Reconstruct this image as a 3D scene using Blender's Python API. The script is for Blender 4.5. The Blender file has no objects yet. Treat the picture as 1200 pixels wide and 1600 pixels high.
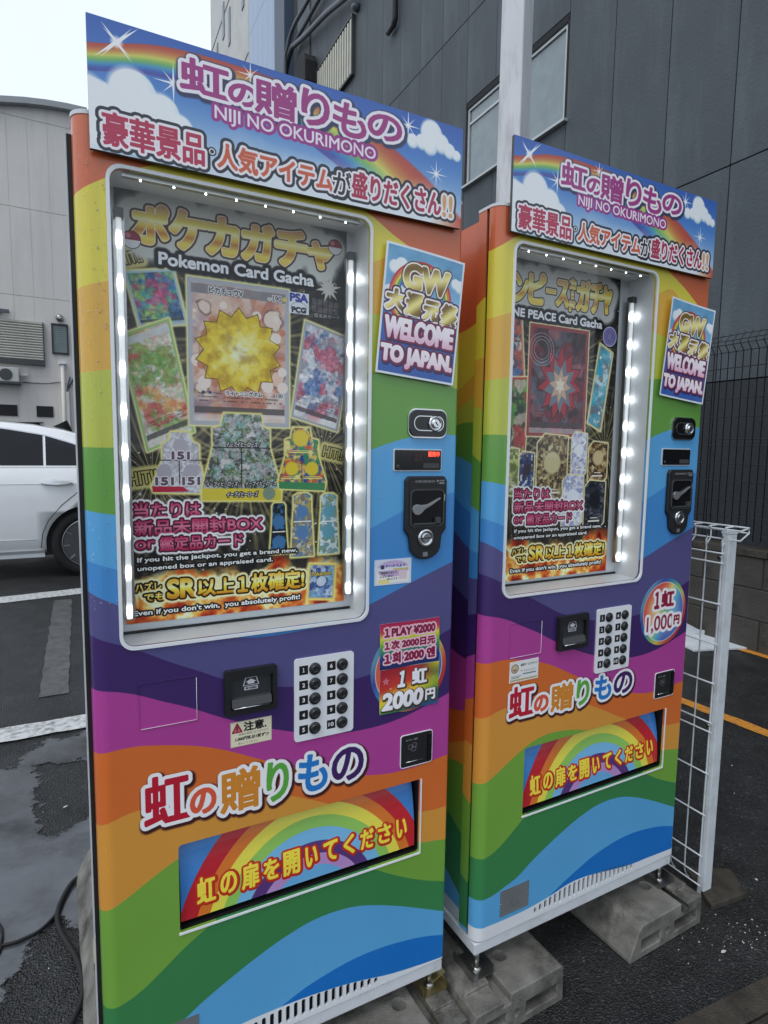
import bpy, bmesh, math, random
import numpy as np
from mathutils import Vector, Matrix, geometry

random.seed(7); rng = np.random.default_rng(11)
SC = bpy.context.scene
COL = SC.collection
K = 0.85                      # drawing units -> metres
rad = math.radians

# ------------------------------------------------------------------ camera, sky, sun, exposure
GZ = 1.437                    # lens height over the asphalt
pit, rol = -0.10175, 0.01438
c_, s_ = math.cos(pit), math.sin(pit)
r0, f0, u0 = Vector((1, 0, 0)), Vector((0, c_, s_)), Vector((0, -s_, c_))
rr = math.cos(rol) * r0 + math.sin(rol) * u0
uu = -math.sin(rol) * r0 + math.cos(rol) * u0
cam = bpy.data.cameras.new('camera'); camo = bpy.data.objects.new('camera', cam); COL.objects.link(camo)
camo.matrix_world = Matrix(((rr.x, uu.x, -f0.x, 0), (rr.y, uu.y, -f0.y, 0), (rr.z, uu.z, -f0.z, GZ * K), (0, 0, 0, 1)))
cam.sensor_fit = 'HORIZONTAL'; cam.sensor_width = 36; cam.lens = 36 * 945 / 1200
cam.clip_start = 0.05; cam.clip_end = 2000
SC.camera = camo

SUN_EL, SUN_AZ = rad(58), rad(215)      # azimuth clockwise from +Y
world = bpy.data.worlds.new('World'); SC.world = world; world.use_nodes = True
wt = world.node_tree; wt.nodes.clear()
wo = wt.nodes.new('ShaderNodeOutputWorld'); bg = wt.nodes.new('ShaderNodeBackground')
sky = wt.nodes.new('ShaderNodeTexSky'); sky.sky_type = 'NISHITA'; sky.sun_disc = False
sky.sun_elevation = SUN_EL; sky.sun_rotation = SUN_AZ
sky.air_density = 1.0; sky.dust_density = 4.0; sky.ozone_density = 1.0
tc = wt.nodes.new('ShaderNodeTexCoord'); nz = wt.nodes.new('ShaderNodeTexNoise')
nz.inputs['Scale'].default_value = 1.6; nz.inputs['Detail'].default_value = 5
cr = wt.nodes.new('ShaderNodeValToRGB')
cr.color_ramp.elements[0].position = 0.3; cr.color_ramp.elements[0].color = (6.2, 7.0, 8.0, 1)
cr.color_ramp.elements[1].position = 0.75; cr.color_ramp.elements[1].color = (7.6, 8.3, 9.2, 1)
mx = wt.nodes.new('ShaderNodeMix'); mx.data_type = 'RGBA'; mx.inputs[0].default_value = 0.9
wt.links.new(tc.outputs['Generated'], nz.inputs['Vector']); wt.links.new(nz.outputs['Fac'], cr.inputs['Fac'])
wt.links.new(sky.outputs[0], mx.inputs[6]); wt.links.new(cr.outputs[0], mx.inputs[7])
wt.links.new(mx.outputs[2], bg.inputs['Color']); bg.inputs['Strength'].default_value = 0.1
wt.links.new(bg.outputs[0], wo.inputs['Surface'])

sl = bpy.data.lights.new('sun', 'SUN'); sl.energy = 0.7; sl.angle = rad(25); sl.color = (1, 0.97, 0.93)
so = bpy.data.objects.new('sun', sl); COL.objects.link(so)
dv = Vector((math.sin(SUN_AZ) * math.cos(SUN_EL), math.cos(SUN_AZ) * math.cos(SUN_EL), math.sin(SUN_EL)))
so.rotation_euler = (-dv).to_track_quat('-Z', 'Y').to_euler()
vs = SC.view_settings; vs.view_transform = 'Standard'; vs.look = 'None'; vs.exposure = 0.5; vs.gamma = 1.0
vs.use_curve_mapping = False
SC.cycles.max_bounces = 8; SC.cycles.transparent_max_bounces = 12

# ------------------------------------------------------------------ scene-graph helpers
def tag(o, label=None, cat=None, group=None, kind=None):
    if label: o['label'] = label
    if cat: o['category'] = cat
    if group: o['group'] = group
    if kind: o['kind'] = kind
    return o

def empty(name, loc, rz=0, label=None, cat=None, group=None):
    o = bpy.data.objects.new(name, None); COL.objects.link(o)
    o.location = Vector(loc) * K; o.rotation_euler = (0, 0, rz); o.empty_display_size = 0.1
    return tag(o, label, cat, group)

def link(name, me, mat=None, parent=None, loc=(0, 0, 0), rot=(0, 0, 0)):
    o = bpy.data.objects.new(name, me); COL.objects.link(o)
    if mat and not me.materials: me.materials.append(mat)
    if parent: o.parent = parent
    o.location = Vector(loc) * K; o.rotation_euler = rot
    return o

class MB:
    """collects faces and links them as one mesh object"""
    def __init__(s): s.v = []; s.f = []; s.uv = {}; s.m = []; s.sm = []
    def face(s, pts, mi=0, uv=None, smooth=False):
        b = len(s.v); s.v += [tuple(p) for p in pts]; s.f.append(tuple(range(b, b + len(pts))))
        if uv: s.uv[len(s.f) - 1] = uv
        s.m.append(mi); s.sm.append(smooth); return s
    def box(s, x0, x1, y0, y1, z0, z1, mi=0):
        P = [(x, y, z) for z in (z0, z1) for y in (y0, y1) for x in (x0, x1)]
        b = len(s.v); s.v += P
        for q in ((0, 2, 3, 1), (4, 5, 7, 6), (0, 1, 5, 4), (2, 6, 7, 3), (0, 4, 6, 2), (1, 3, 7, 5)):
            s.f.append(tuple(b + i for i in q)); s.m.append(mi); s.sm.append(False)
        return s
    def prism(s, pts, fn0, fn1, mi=0, cap=True, smooth=False):
        """pts 2D loop; fn0/fn1 map (a,b)->3D for both ends"""
        n = len(pts); b = len(s.v)
        s.v += [tuple(fn0(*p)) for p in pts] + [tuple(fn1(*p)) for p in pts]
        for i in range(n):
            j = (i + 1) % n
            s.f.append((b + i, b + j, b + n + j, b + n + i)); s.m.append(mi); s.sm.append(smooth)
        if cap:
            s.f.append(tuple(b + i for i in range(n))[::-1]); s.f.append(tuple(b + n + i for i in range(n)))
            s.m += [mi, mi]; s.sm += [False, False]
        return s
    def plate(s, outer, holes, y0, y1, uvf=None, mi=0, back=True, hole_depth=None):
        """plate in XZ with holes, front at y0, back at y1; hole walls included"""
        loops = [outer] + list(holes)
        tri = geometry.tessellate_polygon([[Vector((p[0], p[1], 0)) for p in l] for l in loops])
        flat = [p for l in loops for p in l]
        for y in ((y0, y1) if back else (y0,)):
            b = len(s.v); s.v += [(p[0], y, p[1]) for p in flat]
            for t in tri:
                a, c, d = (flat[i] for i in t)
                ar = (c[0] - a[0]) * (d[1] - a[1]) - (c[1] - a[1]) * (d[0] - a[0])
                if abs(ar) < 1e-12: continue
                t = tuple(t) if (ar > 0) == (y == y0) else (t[0], t[2], t[1])
                s.f.append(tuple(b + i for i in t)); s.m.append(mi); s.sm.append(False)
                if uvf: s.uv[len(s.f) - 1] = [uvf(*flat[i]) for i in t]
        for l in loops:
            n = len(l)
            for i in range(n):
                p, q = l[i], l[(i + 1) % n]
                s.face([(p[0], y0, p[1]), (p[0], y1, p[1]), (q[0], y1, q[1]), (q[0], y0, q[1])], mi,
                       [uvf(*p), uvf(*p), uvf(*q), uvf(*q)] if uvf else None)
        return s
    def tube(s, pts, r, n=8, mi=0, closed=False, cap=True):
        pts = [Vector(p) for p in pts]; N = len(pts); rings = []; up = None
        for i, p in enumerate(pts):
            a = pts[max(i - 1, 0)] if not closed else pts[i - 1]
            c = pts[min(i + 1, N - 1)] if not closed else pts[(i + 1) % N]
            t = (c - a).normalized()
            if up is None:
                up = t.orthogonal().normalized()
            up = (up - t * up.dot(t)); up = up.normalized() if up.length > 1e-6 else t.orthogonal().normalized()
            w = t.cross(up); b = len(s.v)
            s.v += [tuple(p + (up * math.cos(k * 2 * math.pi / n) + w * math.sin(k * 2 * math.pi / n)) * r) for k in range(n)]
            rings.append(b)
        R = list(zip(rings, rings[1:])) + ([(rings[-1], rings[0])] if closed else [])
        for a, c in R:
            for k in range(n):
                k2 = (k + 1) % n
                s.f.append((a + k, a + k2, c + k2, c + k)); s.m.append(mi); s.sm.append(True)
        if cap and not closed:
            s.f.append(tuple(rings[0] + k for k in range(n))[::-1]); s.f.append(tuple(rings[-1] + k for k in range(n)))
            s.m += [mi, mi]; s.sm += [False, False]
        return s
    def lathe(s, prof, origin=(0, 0, 0), axis='Y', n=24, mi=0):
        """prof: (radius, along) ; axis along"""
        o = Vector(origin); b = len(s.v)
        for r, h in prof:
            for k in range(n):
                a = 2 * math.pi * k / n; ca, sa = r * math.cos(a), r * math.sin(a)
                p = {'Y': Vector((ca, h, sa)), 'Z': Vector((ca, sa, h)), 'X': Vector((h, ca, sa))}[axis]
                s.v.append(tuple(o + p))
        for i in range(len(prof) - 1):
            for k in range(n):
                k2 = (k + 1) % n
                s.f.append((b + i * n + k, b + i * n + k2, b + (i + 1) * n + k2, b + (i + 1) * n + k)); s.m.append(mi); s.sm.append(True)
        s.f.append(tuple(b + k for k in range(n))); s.f.append(tuple(b + (len(prof) - 1) * n + k for k in range(n)))
        s.m += [mi, mi]; s.sm += [False, False]
        return s
    def mesh(s, name, bevel=0, recalc=True, seg=2):
        me = bpy.data.meshes.new(name)
        me.from_pydata([(x * K, y * K, z * K) for x, y, z in s.v], [], s.f); me.update()
        for p, m, sm in zip(me.polygons, s.m, s.sm): p.material_index = m; p.use_smooth = sm
        if s.uv:
            ul = me.uv_layers.new(name='UVMap')
            for fi, uvs in s.uv.items():
                for li, u in zip(me.polygons[fi].loop_indices, uvs): ul.data[li].uv = u
        if bevel or recalc:
            bm = bmesh.new(); bm.from_mesh(me)
            if bevel:
                bmesh.ops.remove_doubles(bm, verts=bm.verts, dist=1e-6)
                ed = [e for e in bm.edges if len(e.link_faces) == 2 and e.calc_face_angle(0) > 0.6]
                bmesh.ops.bevel(bm, geom=ed, offset=bevel * K, segments=seg, affect='EDGES', profile=0.6)
            bmesh.ops.recalc_face_normals(bm, faces=bm.faces)
            bm.to_mesh(me); bm.free()
        return me
    def build(s, name, mat, parent=None, loc=(0, 0, 0), rot=(0, 0, 0), bevel=0, recalc=True, seg=2):
        me = s.mesh(name, bevel, recalc, seg)
        for m in (mat if isinstance(mat, (list, tuple)) else [mat]): me.materials.append(m)
        return link(name, me, None, parent, loc, rot)

def rrect(x0, x1, z0, z1, r, n=5):
    P = []
    for cx, cz, a0 in ((x1 - r, z1 - r, 0), (x0 + r, z1 - r, 90), (x0 + r, z0 + r, 180), (x1 - r, z0 + r, 270)):
        for k in range(n + 1):
            a = rad(a0 + 90 * k / n); P.append((cx + r * math.cos(a), cz + r * math.sin(a)))
    return P

# ------------------------------------------------------------------ materials
def srgb(c):
    return tuple(((x / 255) / 12.92 if x / 255 <= 0.04045 else ((x / 255 + 0.055) / 1.055) ** 2.4) for x in c)

def pbr(name, col, rough=0.5, metal=0.0, var=0.12, vs_=8.0, bump=0.0, bs=60.0, coat=0.0, emis=None, es=0, dirt=None, dirt_s=3.0, dirt_amt=0.5, spec=0.5, rvar=0.0, streak=1.0):
    """colour in 0..255 picture values; noise variation, optional dirt and relief, all procedural"""
    m = bpy.data.materials.new(name); m.use_nodes = True; nt = m.node_tree; b = nt.nodes['Principled BSDF']
    L = nt.links.new; N = nt.nodes.new
    base = srgb(col) if max(col) > 1 else col
    t = N('ShaderNodeTexCoord'); n = N('ShaderNodeTexNoise'); n.inputs['Scale'].default_value = vs_; n.inputs['Detail'].default_value = 6
    L(t.outputs['Object'], n.inputs['Vector'])
    r = N('ShaderNodeValToRGB'); r.color_ramp.elements[0].position = 0.3; r.color_ramp.elements[1].position = 0.7
    r.color_ramp.elements[0].color = tuple(x * (1 - var) for x in base) + (1,)
    r.color_ramp.elements[1].color = tuple(min(1, x * (1 + var)) for x in base) + (1,)
    L(n.outputs['Fac'], r.inputs['Fac']); out = r.outputs['Color']
    if dirt:
        n2 = N('ShaderNodeTexNoise'); n2.inputs['Scale'].default_value = dirt_s; n2.inputs['Detail'].default_value = 9; n2.inputs['Roughness'].default_value = 0.68
        mp = N('ShaderNodeMapping'); mp.inputs['Scale'].default_value = (1, 1, streak); L(t.outputs['Object'], mp.inputs['Vector']); L(mp.outputs[0], n2.inputs['Vector'])
        mr = N('ShaderNodeMapRange'); mr.inputs[1].default_value = 0.48; mr.inputs[2].default_value = 0.68; mr.inputs[4].default_value = dirt_amt
        L(n2.outputs['Fac'], mr.inputs[0])
        x = N('ShaderNodeMix'); x.data_type = 'RGBA'; L(mr.outputs[0], x.inputs[0]); L(out, x.inputs[6]); x.inputs[7].default_value = srgb(dirt) + (1,)
        out = x.outputs[2]
    L(out, b.inputs['Base Color'])
    b.inputs['Roughness'].default_value = rough; b.inputs['Metallic'].default_value = metal
    b.inputs['Specular IOR Level'].default_value = spec
    if rvar:
        mr = N('ShaderNodeMapRange'); mr.inputs[3].default_value = max(0.02, rough - rvar); mr.inputs[4].default_value = min(1, rough + rvar)
        L(n.outputs['Fac'], mr.inputs[0]); L(mr.outputs[0], b.inputs['Roughness'])
    if coat: b.inputs['Coat Weight'].default_value = coat; b.inputs['Coat Roughness'].default_value = 0.08
    if bump:
        n3 = N('ShaderNodeTexNoise'); n3.inputs['Scale'].default_value = bs; n3.inputs['Detail'].default_value = 6
        L(t.outputs['Object'], n3.inputs['Vector'])
        bp = N('ShaderNodeBump'); bp.inputs['Strength'].default_value = bump; bp.inputs['Distance'].default_value = 0.01
        L(n3.outputs['Fac'], bp.inputs['Height']); L(bp.outputs['Normal'], b.inputs['Normal'])
    if emis: b.inputs['Emission Color'].default_value = srgb(emis) + (1,); b.inputs['Emission Strength'].default_value = es
    return m

def print_mat(name, img, rough=0.35, coat=0.0, grain=0.05, emis=0.0, bump=0.0, offs=(0, 0)):
    """a printed film: the drawn picture on UVs, fine vinyl grain and wear from noise"""
    m = bpy.data.materials.new(name); m.use_nodes = True; nt = m.node_tree; b = nt.nodes['Principled BSDF']
    L = nt.links.new; N = nt.nodes.new
    it = N('ShaderNodeTexImage'); it.image = img; it.extension = 'EXTEND'
    uvn = N('ShaderNodeUVMap'); L(uvn.outputs[0], it.inputs['Vector'])
    t = N('ShaderNodeTexCoord'); n = N('ShaderNodeTexNoise'); n.inputs['Scale'].default_value = 500; n.inputs['Detail'].default_value = 2
    L(t.outputs['Object'], n.inputs['Vector'])
    n2 = N('ShaderNodeTexNoise'); n2.inputs['Scale'].default_value = 5; n2.inputs['Detail'].default_value = 7
    L(t.outputs['Object'], n2.inputs['Vector'])
    ad = N('ShaderNodeMath'); ad.operation = 'ADD'; L(n.outputs['Fac'], ad.inputs[0]); L(n2.outputs['Fac'], ad.inputs[1])
    mr = N('ShaderNodeMapRange'); mr.inputs[1].default_value = 0.6; mr.inputs[2].default_value = 1.4
    mr.inputs[3].default_value = 1 - grain; mr.inputs[4].default_value = 1 + grain; L(ad.outputs[0], mr.inputs[0])
    mu = N('ShaderNodeVectorMath'); mu.operation = 'SCALE'; L(it.outputs['Color'], mu.inputs[0]); L(mr.outputs[0], mu.inputs['Scale'])
    L(mu.outputs[0], b.inputs['Base Color'])
    r2 = N('ShaderNodeMapRange'); r2.inputs[3].default_value = rough - 0.1; r2.inputs[4].default_value = rough + 0.12; L(n2.outputs['Fac'], r2.inputs[0]); L(r2.outputs[0], b.inputs['Roughness'])
    if coat: b.inputs['Coat Weight'].default_value = coat; b.inputs['Coat Roughness'].default_value = 0.12
    if emis: L(it.outputs['Color'], b.inputs['Emission Color']); b.inputs['Emission Strength'].default_value = emis
    if bump:
        bp = N('ShaderNodeBump'); bp.inputs['Strength'].default_value = bump; bp.inputs['Distance'].default_value = 0.004
        n3 = N('ShaderNodeTexNoise'); n3.inputs['Scale'].default_value = 14; L(t.outputs['Object'], n3.inputs['Vector'])
        L(n3.outputs['Fac'], bp.inputs['Height']); L(bp.outputs['Normal'], b.inputs['Normal'])
    return m

# ------------------------------------------------------------------ drawing of the printed matter (numpy)
_glyph = {}
def glyphs(s):
    if s not in _glyph:
        cu = bpy.data.curves.new('lettering', 'FONT'); cu.body = s; cu.resolution_u = 4
        o = bpy.data.objects.new('lettering', cu); COL.objects.link(o)
        dg = bpy.context.evaluated_depsgraph_get(); me = bpy.data.meshes.new_from_object(o.evaluated_get(dg))
        co = np.empty(len(me.vertices) * 3); me.vertices.foreach_get('co', co); co = co.reshape(-1, 3)[:, :2]
        me.calc_loop_triangles(); tr = np.empty(len(me.loop_triangles) * 3, int); me.loop_triangles.foreach_get('vertices', tr)
        _glyph[s] = (co, tr.reshape(-1, 3))
        bpy.data.objects.remove(o); bpy.data.curves.remove(cu); bpy.data.meshes.remove(me)
    return _glyph[s]

def raster(pts, tris, H, W):
    M = np.zeros((H, W), bool); P = pts[tris]
    for t in P:
        x0, y0 = np.floor(t.min(0)).astype(int); x1, y1 = np.ceil(t.max(0)).astype(int)
        x0 = max(x0, 0); y0 = max(y0, 0); x1 = min(x1, W - 1); y1 = min(y1, H - 1)
        if x1 < x0 or y1 < y0: continue
        X = np.arange(x0, x1 + 1)[None, :] + 0.5; Y = np.arange(y0, y1 + 1)[:, None] + 0.5
        (ax, ay), (bx, by), (cx, cy) = t
        d = (bx - ax) * (cy - ay) - (by - ay) * (cx - ax)
        if abs(d) < 1e-9: continue
        w0 = ((bx - X) * (cy - Y) - (by - Y) * (cx - X)) / d
        w1 = ((cx - X) * (ay - Y) - (cy - Y) * (ax - X)) / d
        w2 = 1 - w0 - w1
        M[y0:y1 + 1, x0:x1 + 1] |= (w0 >= -1e-3) & (w1 >= -1e-3) & (w2 >= -1e-3)
    return M

def edt(M, R):
    H, W = M.shape; R = int(math.ceil(R)) + 1; big = 1e6
    idx = np.arange(W)[None, :].repeat(H, 0)
    l = np.maximum.accumulate(np.where(M, idx, -10 ** 6), 1); r = np.minimum.accumulate(np.where(M, idx, 10 ** 6)[:, ::-1], 1)[:, ::-1]
    g = np.minimum(idx - l, r - idx).astype(np.float32); g = np.minimum(g, 1e3) ** 2
    out = np.full((H, W), big, np.float32)
    for dy in range(-R, R + 1):
        a, b = max(0, dy), min(H, H + dy); c, d = max(0, -dy), min(H, H - dy)
        out[c:d] = np.minimum(out[c:d], g[a:b] + dy * dy)
    return np.sqrt(out)

def vnoise(H, W, cell, seed=0, oct=3):
    r = np.random.default_rng(seed); out = np.zeros((H, W), np.float32); amp = 1; tot = 0
    for o in range(oct):
        c = max(2.0, cell / 2 ** o); gh, gw = int(H / c) + 3, int(W / c) + 3; G = r.random((gh, gw)).astype(np.float32)
        y = np.arange(H) / c; x = np.arange(W) / c; yi = y.astype(int); xi = x.astype(int)
        fy = (y - yi); fx = (x - xi); fy = (fy * fy * (3 - 2 * fy))[:, None]; fx = (fx * fx * (3 - 2 * fx))[None, :]
        a = G[np.ix_(yi, xi)]; b = G[np.ix_(yi, xi + 1)]; c2 = G[np.ix_(yi + 1, xi)]; d = G[np.ix_(yi + 1, xi + 1)]
        out += amp * ((a * (1 - fx) + b * fx) * (1 - fy) + (c2 * (1 - fx) + d * fx) * fy); tot += amp; amp *= 0.5
    return out / tot

def inked(a, amt=.55, k=1):
    """darken along the borders of colour fields, like drawn outlines"""
    g = a.mean(2); e = np.hypot(g - np.roll(g, k, 0), g - np.roll(g, k, 1)); e = np.clip(e * 9 - .18, 0, 1)[..., None]; return a * (1 - amt * e)

A3 = lambda c: np.array(c, np.float32) / 255
def grad(stops):
    """vertical gradient colour function of (sx, sy)"""
    ps = [p for p, _ in stops]; cs = np.array([c for _, c in stops], np.float32) / 255
    return lambda sx, sy: np.stack([np.interp(sy, ps, cs[:, i]) for i in range(3)], -1)

class Canvas:
    def __init__(s, x0, x1, z0, z1, ppu, col=(255, 255, 255)):
        s.x0, s.x1, s.z0, s.z1, s.k = x0, x1, z0, z1, ppu
        s.W = int(round((x1 - x0) * ppu)); s.H = int(round((z1 - z0) * ppu))
        s.a = np.zeros((s.H, s.W, 3), np.float32) + A3(col)
        s.X = (x0 + (np.arange(s.W) + 0.5) / ppu)[None, :].astype(np.float32) + np.zeros((s.H, 1), np.float32)
        s.Z = (z0 + (np.arange(s.H) + 0.5) / ppu)[:, None].astype(np.float32) + np.zeros((1, s.W), np.float32)
    def win(s, x0, x1, z0, z1):
        i0 = max(0, int((x0 - s.x0) * s.k)); i1 = min(s.W, int((x1 - s.x0) * s.k) + 1)
        j0 = max(0, int((z0 - s.z0) * s.k)); j1 = min(s.H, int((z1 - s.z0) * s.k) + 1)
        return slice(j0, max(j0, j1)), slice(i0, max(i0, i1))
    def mix(s, w, al, col):
        al = np.clip(al, 0, 1)[..., None]; s.a[w] = s.a[w] * (1 - al) + al * (col if isinstance(col, np.ndarray) else A3(col))
    def poly(s, pts, col, grow=0.0, soft=0.0):
        P = np.array([((x - s.x0) * s.k, (z - s.z0) * s.k) for x, z in pts]); pad = grow * s.k + soft * s.k + 2
        i0, j0 = np.maximum(np.floor(P.min(0) - pad), 0).astype(int); i1, j1 = np.minimum(np.ceil(P.max(0) + pad), (s.W, s.H)).astype(int)
        if i1 <= i0 or j1 <= j0: return None
        X = np.arange(i0, i1)[None, :] + 0.5; Y = np.arange(j0, j1)[:, None] + 0.5
        ins = np.zeros((j1 - j0, i1 - i0), bool)
        for (ax, ay), (bx, by) in zip(P, np.roll(P, -1, 0)):
            if ay == by: continue
            c = ((ay > Y) != (by > Y)) & (X < (bx - ax) * (Y - ay) / (by - ay) + ax); ins ^= c
        w = (slice(j0, j1), slice(i0, i1))
        al = ins.astype(np.float32)
        if grow or soft:
            D = edt(ins, (grow + soft) * s.k + 2); al = np.clip(((grow + soft) * s.k - D) / max(soft * s.k, 1), 0, 1)
        if callable(col): col = col((s.X[w] - s.X[w].min()) / (np.ptp(s.X[w]) + 1e-9), (s.Z[w] - s.Z[w].min()) / (np.ptp(s.Z[w]) + 1e-9)).astype(np.float32)
        s.mix(w, al, col); return w, al
    def rect(s, x0, x1, z0, z1, col): w = s.win(x0, x1, z0, z1); s.mix(w, np.ones(s.X[w].shape, np.float32), col)
    def disc(s, cx, cz, r, col, soft=0.0, sx=1.0):
        w = s.win(cx - (r + soft) * sx, cx + (r + soft) * sx, cz - r - soft, cz + r + soft)
        d = np.hypot((s.X[w] - cx) / sx, s.Z[w] - cz); s.mix(w, (r + soft - d) / max(soft, 1 / s.k), col)
    def ring(s, cx, cz, r0, r1, col, sx=1.0):
        w = s.win(cx - r1 * sx, cx + r1 * sx, cz - r1, cz + r1)
        d = np.hypot((s.X[w] - cx) / sx, s.Z[w] - cz); s.mix(w, ((r1 - d) * s.k).clip(0, 1) * ((d - r0) * s.k).clip(0, 1), col)
    def text(s, t, x0, x1, z0, z1, layers, bold=0.0, rot=0.0, skew=0.0, shear=0.0):
        """t fitted to the box; layers = [(extra radius, colour or fn, softness, dx, dz)] back to front"""
        co, tr = glyphs(t); mn, mxx = co.min(0), co.max(0)
        q = (co - mn) / (mxx - mn); w_, h_ = x1 - x0, z1 - z0
        X = q[:, 0] * w_; Z = q[:, 1] * h_; X = X + skew * (Z - h_ / 2); Z = Z + shear * (X - w_ / 2)
        cx, cz = (x0 + x1) / 2, (z0 + z1) / 2; a = rad(rot); dx, dz = X - w_ / 2, Z - h_ / 2
        X = cx + dx * math.cos(a) - dz * math.sin(a); Z = cz + dx * math.sin(a) + dz * math.cos(a)
        P = np.stack([(X - s.x0) * s.k, (Z - s.z0) * s.k], 1)
        R = max([bold + l[0] + (l[2] if len(l) > 2 else 0) for l in layers] + [0]) * s.k; pad = int(R + 4)
        i0, j0 = np.maximum(np.floor(P.min(0)).astype(int) - pad, 0); i1, j1 = np.minimum(np.ceil(P.max(0)).astype(int) + pad, (s.W, s.H))
        if i1 <= i0 or j1 <= j0: return
        M = raster(P - (i0, j0), tr, j1 - j0, i1 - i0); D = edt(M, R + 1)
        w = (slice(j0, j1), slice(i0, i1))
        SX = np.clip((s.X[w] - x0) / w_, 0, 1); SZ = np.clip((s.Z[w] - z0) / h_, 0, 1)
        for l in layers:
            r = (bold + l[0]) * s.k; sf = (l[2] if len(l) > 2 else 0) * s.k; col = l[1]; Dd = D
            if len(l) > 3: Dd = np.roll(D, (int(round(l[4] * s.k)), int(round(l[3] * s.k))), (0, 1))
            al = np.clip((r + sf - Dd) / sf, 0, 1) ** 1.4 if sf > 1 else np.clip(r - Dd + 0.7, 0, 1)
            s.mix(w, al, col(SX, SZ).astype(np.float32) if callable(col) else col)
    def star(s, cx, cz, r, n=4, col=(255, 255, 255), rot=0, th=0.05):
        w = s.win(cx - r, cx + r, cz - r, cz + r); dx, dz = s.X[w] - cx, s.Z[w] - cz; al = np.zeros(dx.shape, np.float32)
        for k in range(n):
            a = rad(rot + 180 * k / n); u = np.abs(dx * math.cos(a) + dz * math.sin(a)); v = np.abs(-dx * math.sin(a) + dz * math.cos(a))
            L = r * (1 if k % 2 == 0 else 0.75); al = np.maximum(al, np.clip((L * th * (1 - u / L).clip(0, 1) - v) * s.k + 0.6, 0, 1) * (u < L))
        al = np.maximum(al, np.clip(1.2 - np.hypot(dx, dz) / (r * 0.22), 0, 1)); s.mix(w, al, col)
    def pent(s, cx, cz, r, col):
        s.poly([(cx + (r if k % 2 == 0 else r * .42) * math.sin(k * math.pi / 5), cz + (r if k % 2 == 0 else r * .42) * math.cos(k * math.pi / 5)) for k in range(10)], col)
    def affine(s, p0, px, pz):
        """coords (s,t) in the parallelogram p0 + s(px-p0) + t(pz-p0), on its window"""
        xs = [p0[0], px[0], pz[0], px[0] + pz[0] - p0[0]]; zs = [p0[1], px[1], pz[1], px[1] + pz[1] - p0[1]]
        w = s.win(min(xs) - .004, max(xs) + .004, min(zs) - .004, max(zs) + .004); a, b = px[0] - p0[0], pz[0] - p0[0]; c, d = px[1] - p0[1], pz[1] - p0[1]
        det = a * d - b * c; X = s.X[w] - p0[0]; Z = s.Z[w] - p0[1]
        return w, (X * d - Z * b) / det, (Z * a - X * c) / det
    def image(s, name):
        if name.startswith('poster'): s.a = np.clip((s.a.clip(0, 1) ** .84 - .03) * 1.06, 0, 1)  # poster prints brightened in place of light missing in the window recess
        im = bpy.data.images.new(name, s.W, s.H, alpha=False); px = np.ones((s.H, s.W, 4), np.float32); px[..., :3] = s.a.clip(0, 1)
        im.pixels.foreach_set(px.ravel()); im.update(); im.pack(); return im

def palette_field(H, W, cols, cell, seed, contrast=2.2):
    """patches of a few colours melting into each other"""
    out = np.zeros((H, W, 3), np.float32); tot = np.zeros((H, W, 1), np.float32)
    for i, c in enumerate(cols):
        n = np.exp(contrast * 6 * vnoise(H, W, cell, seed * 31 + i, 4))[..., None]; out += n * A3(c); tot += n
    return out / tot

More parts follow.
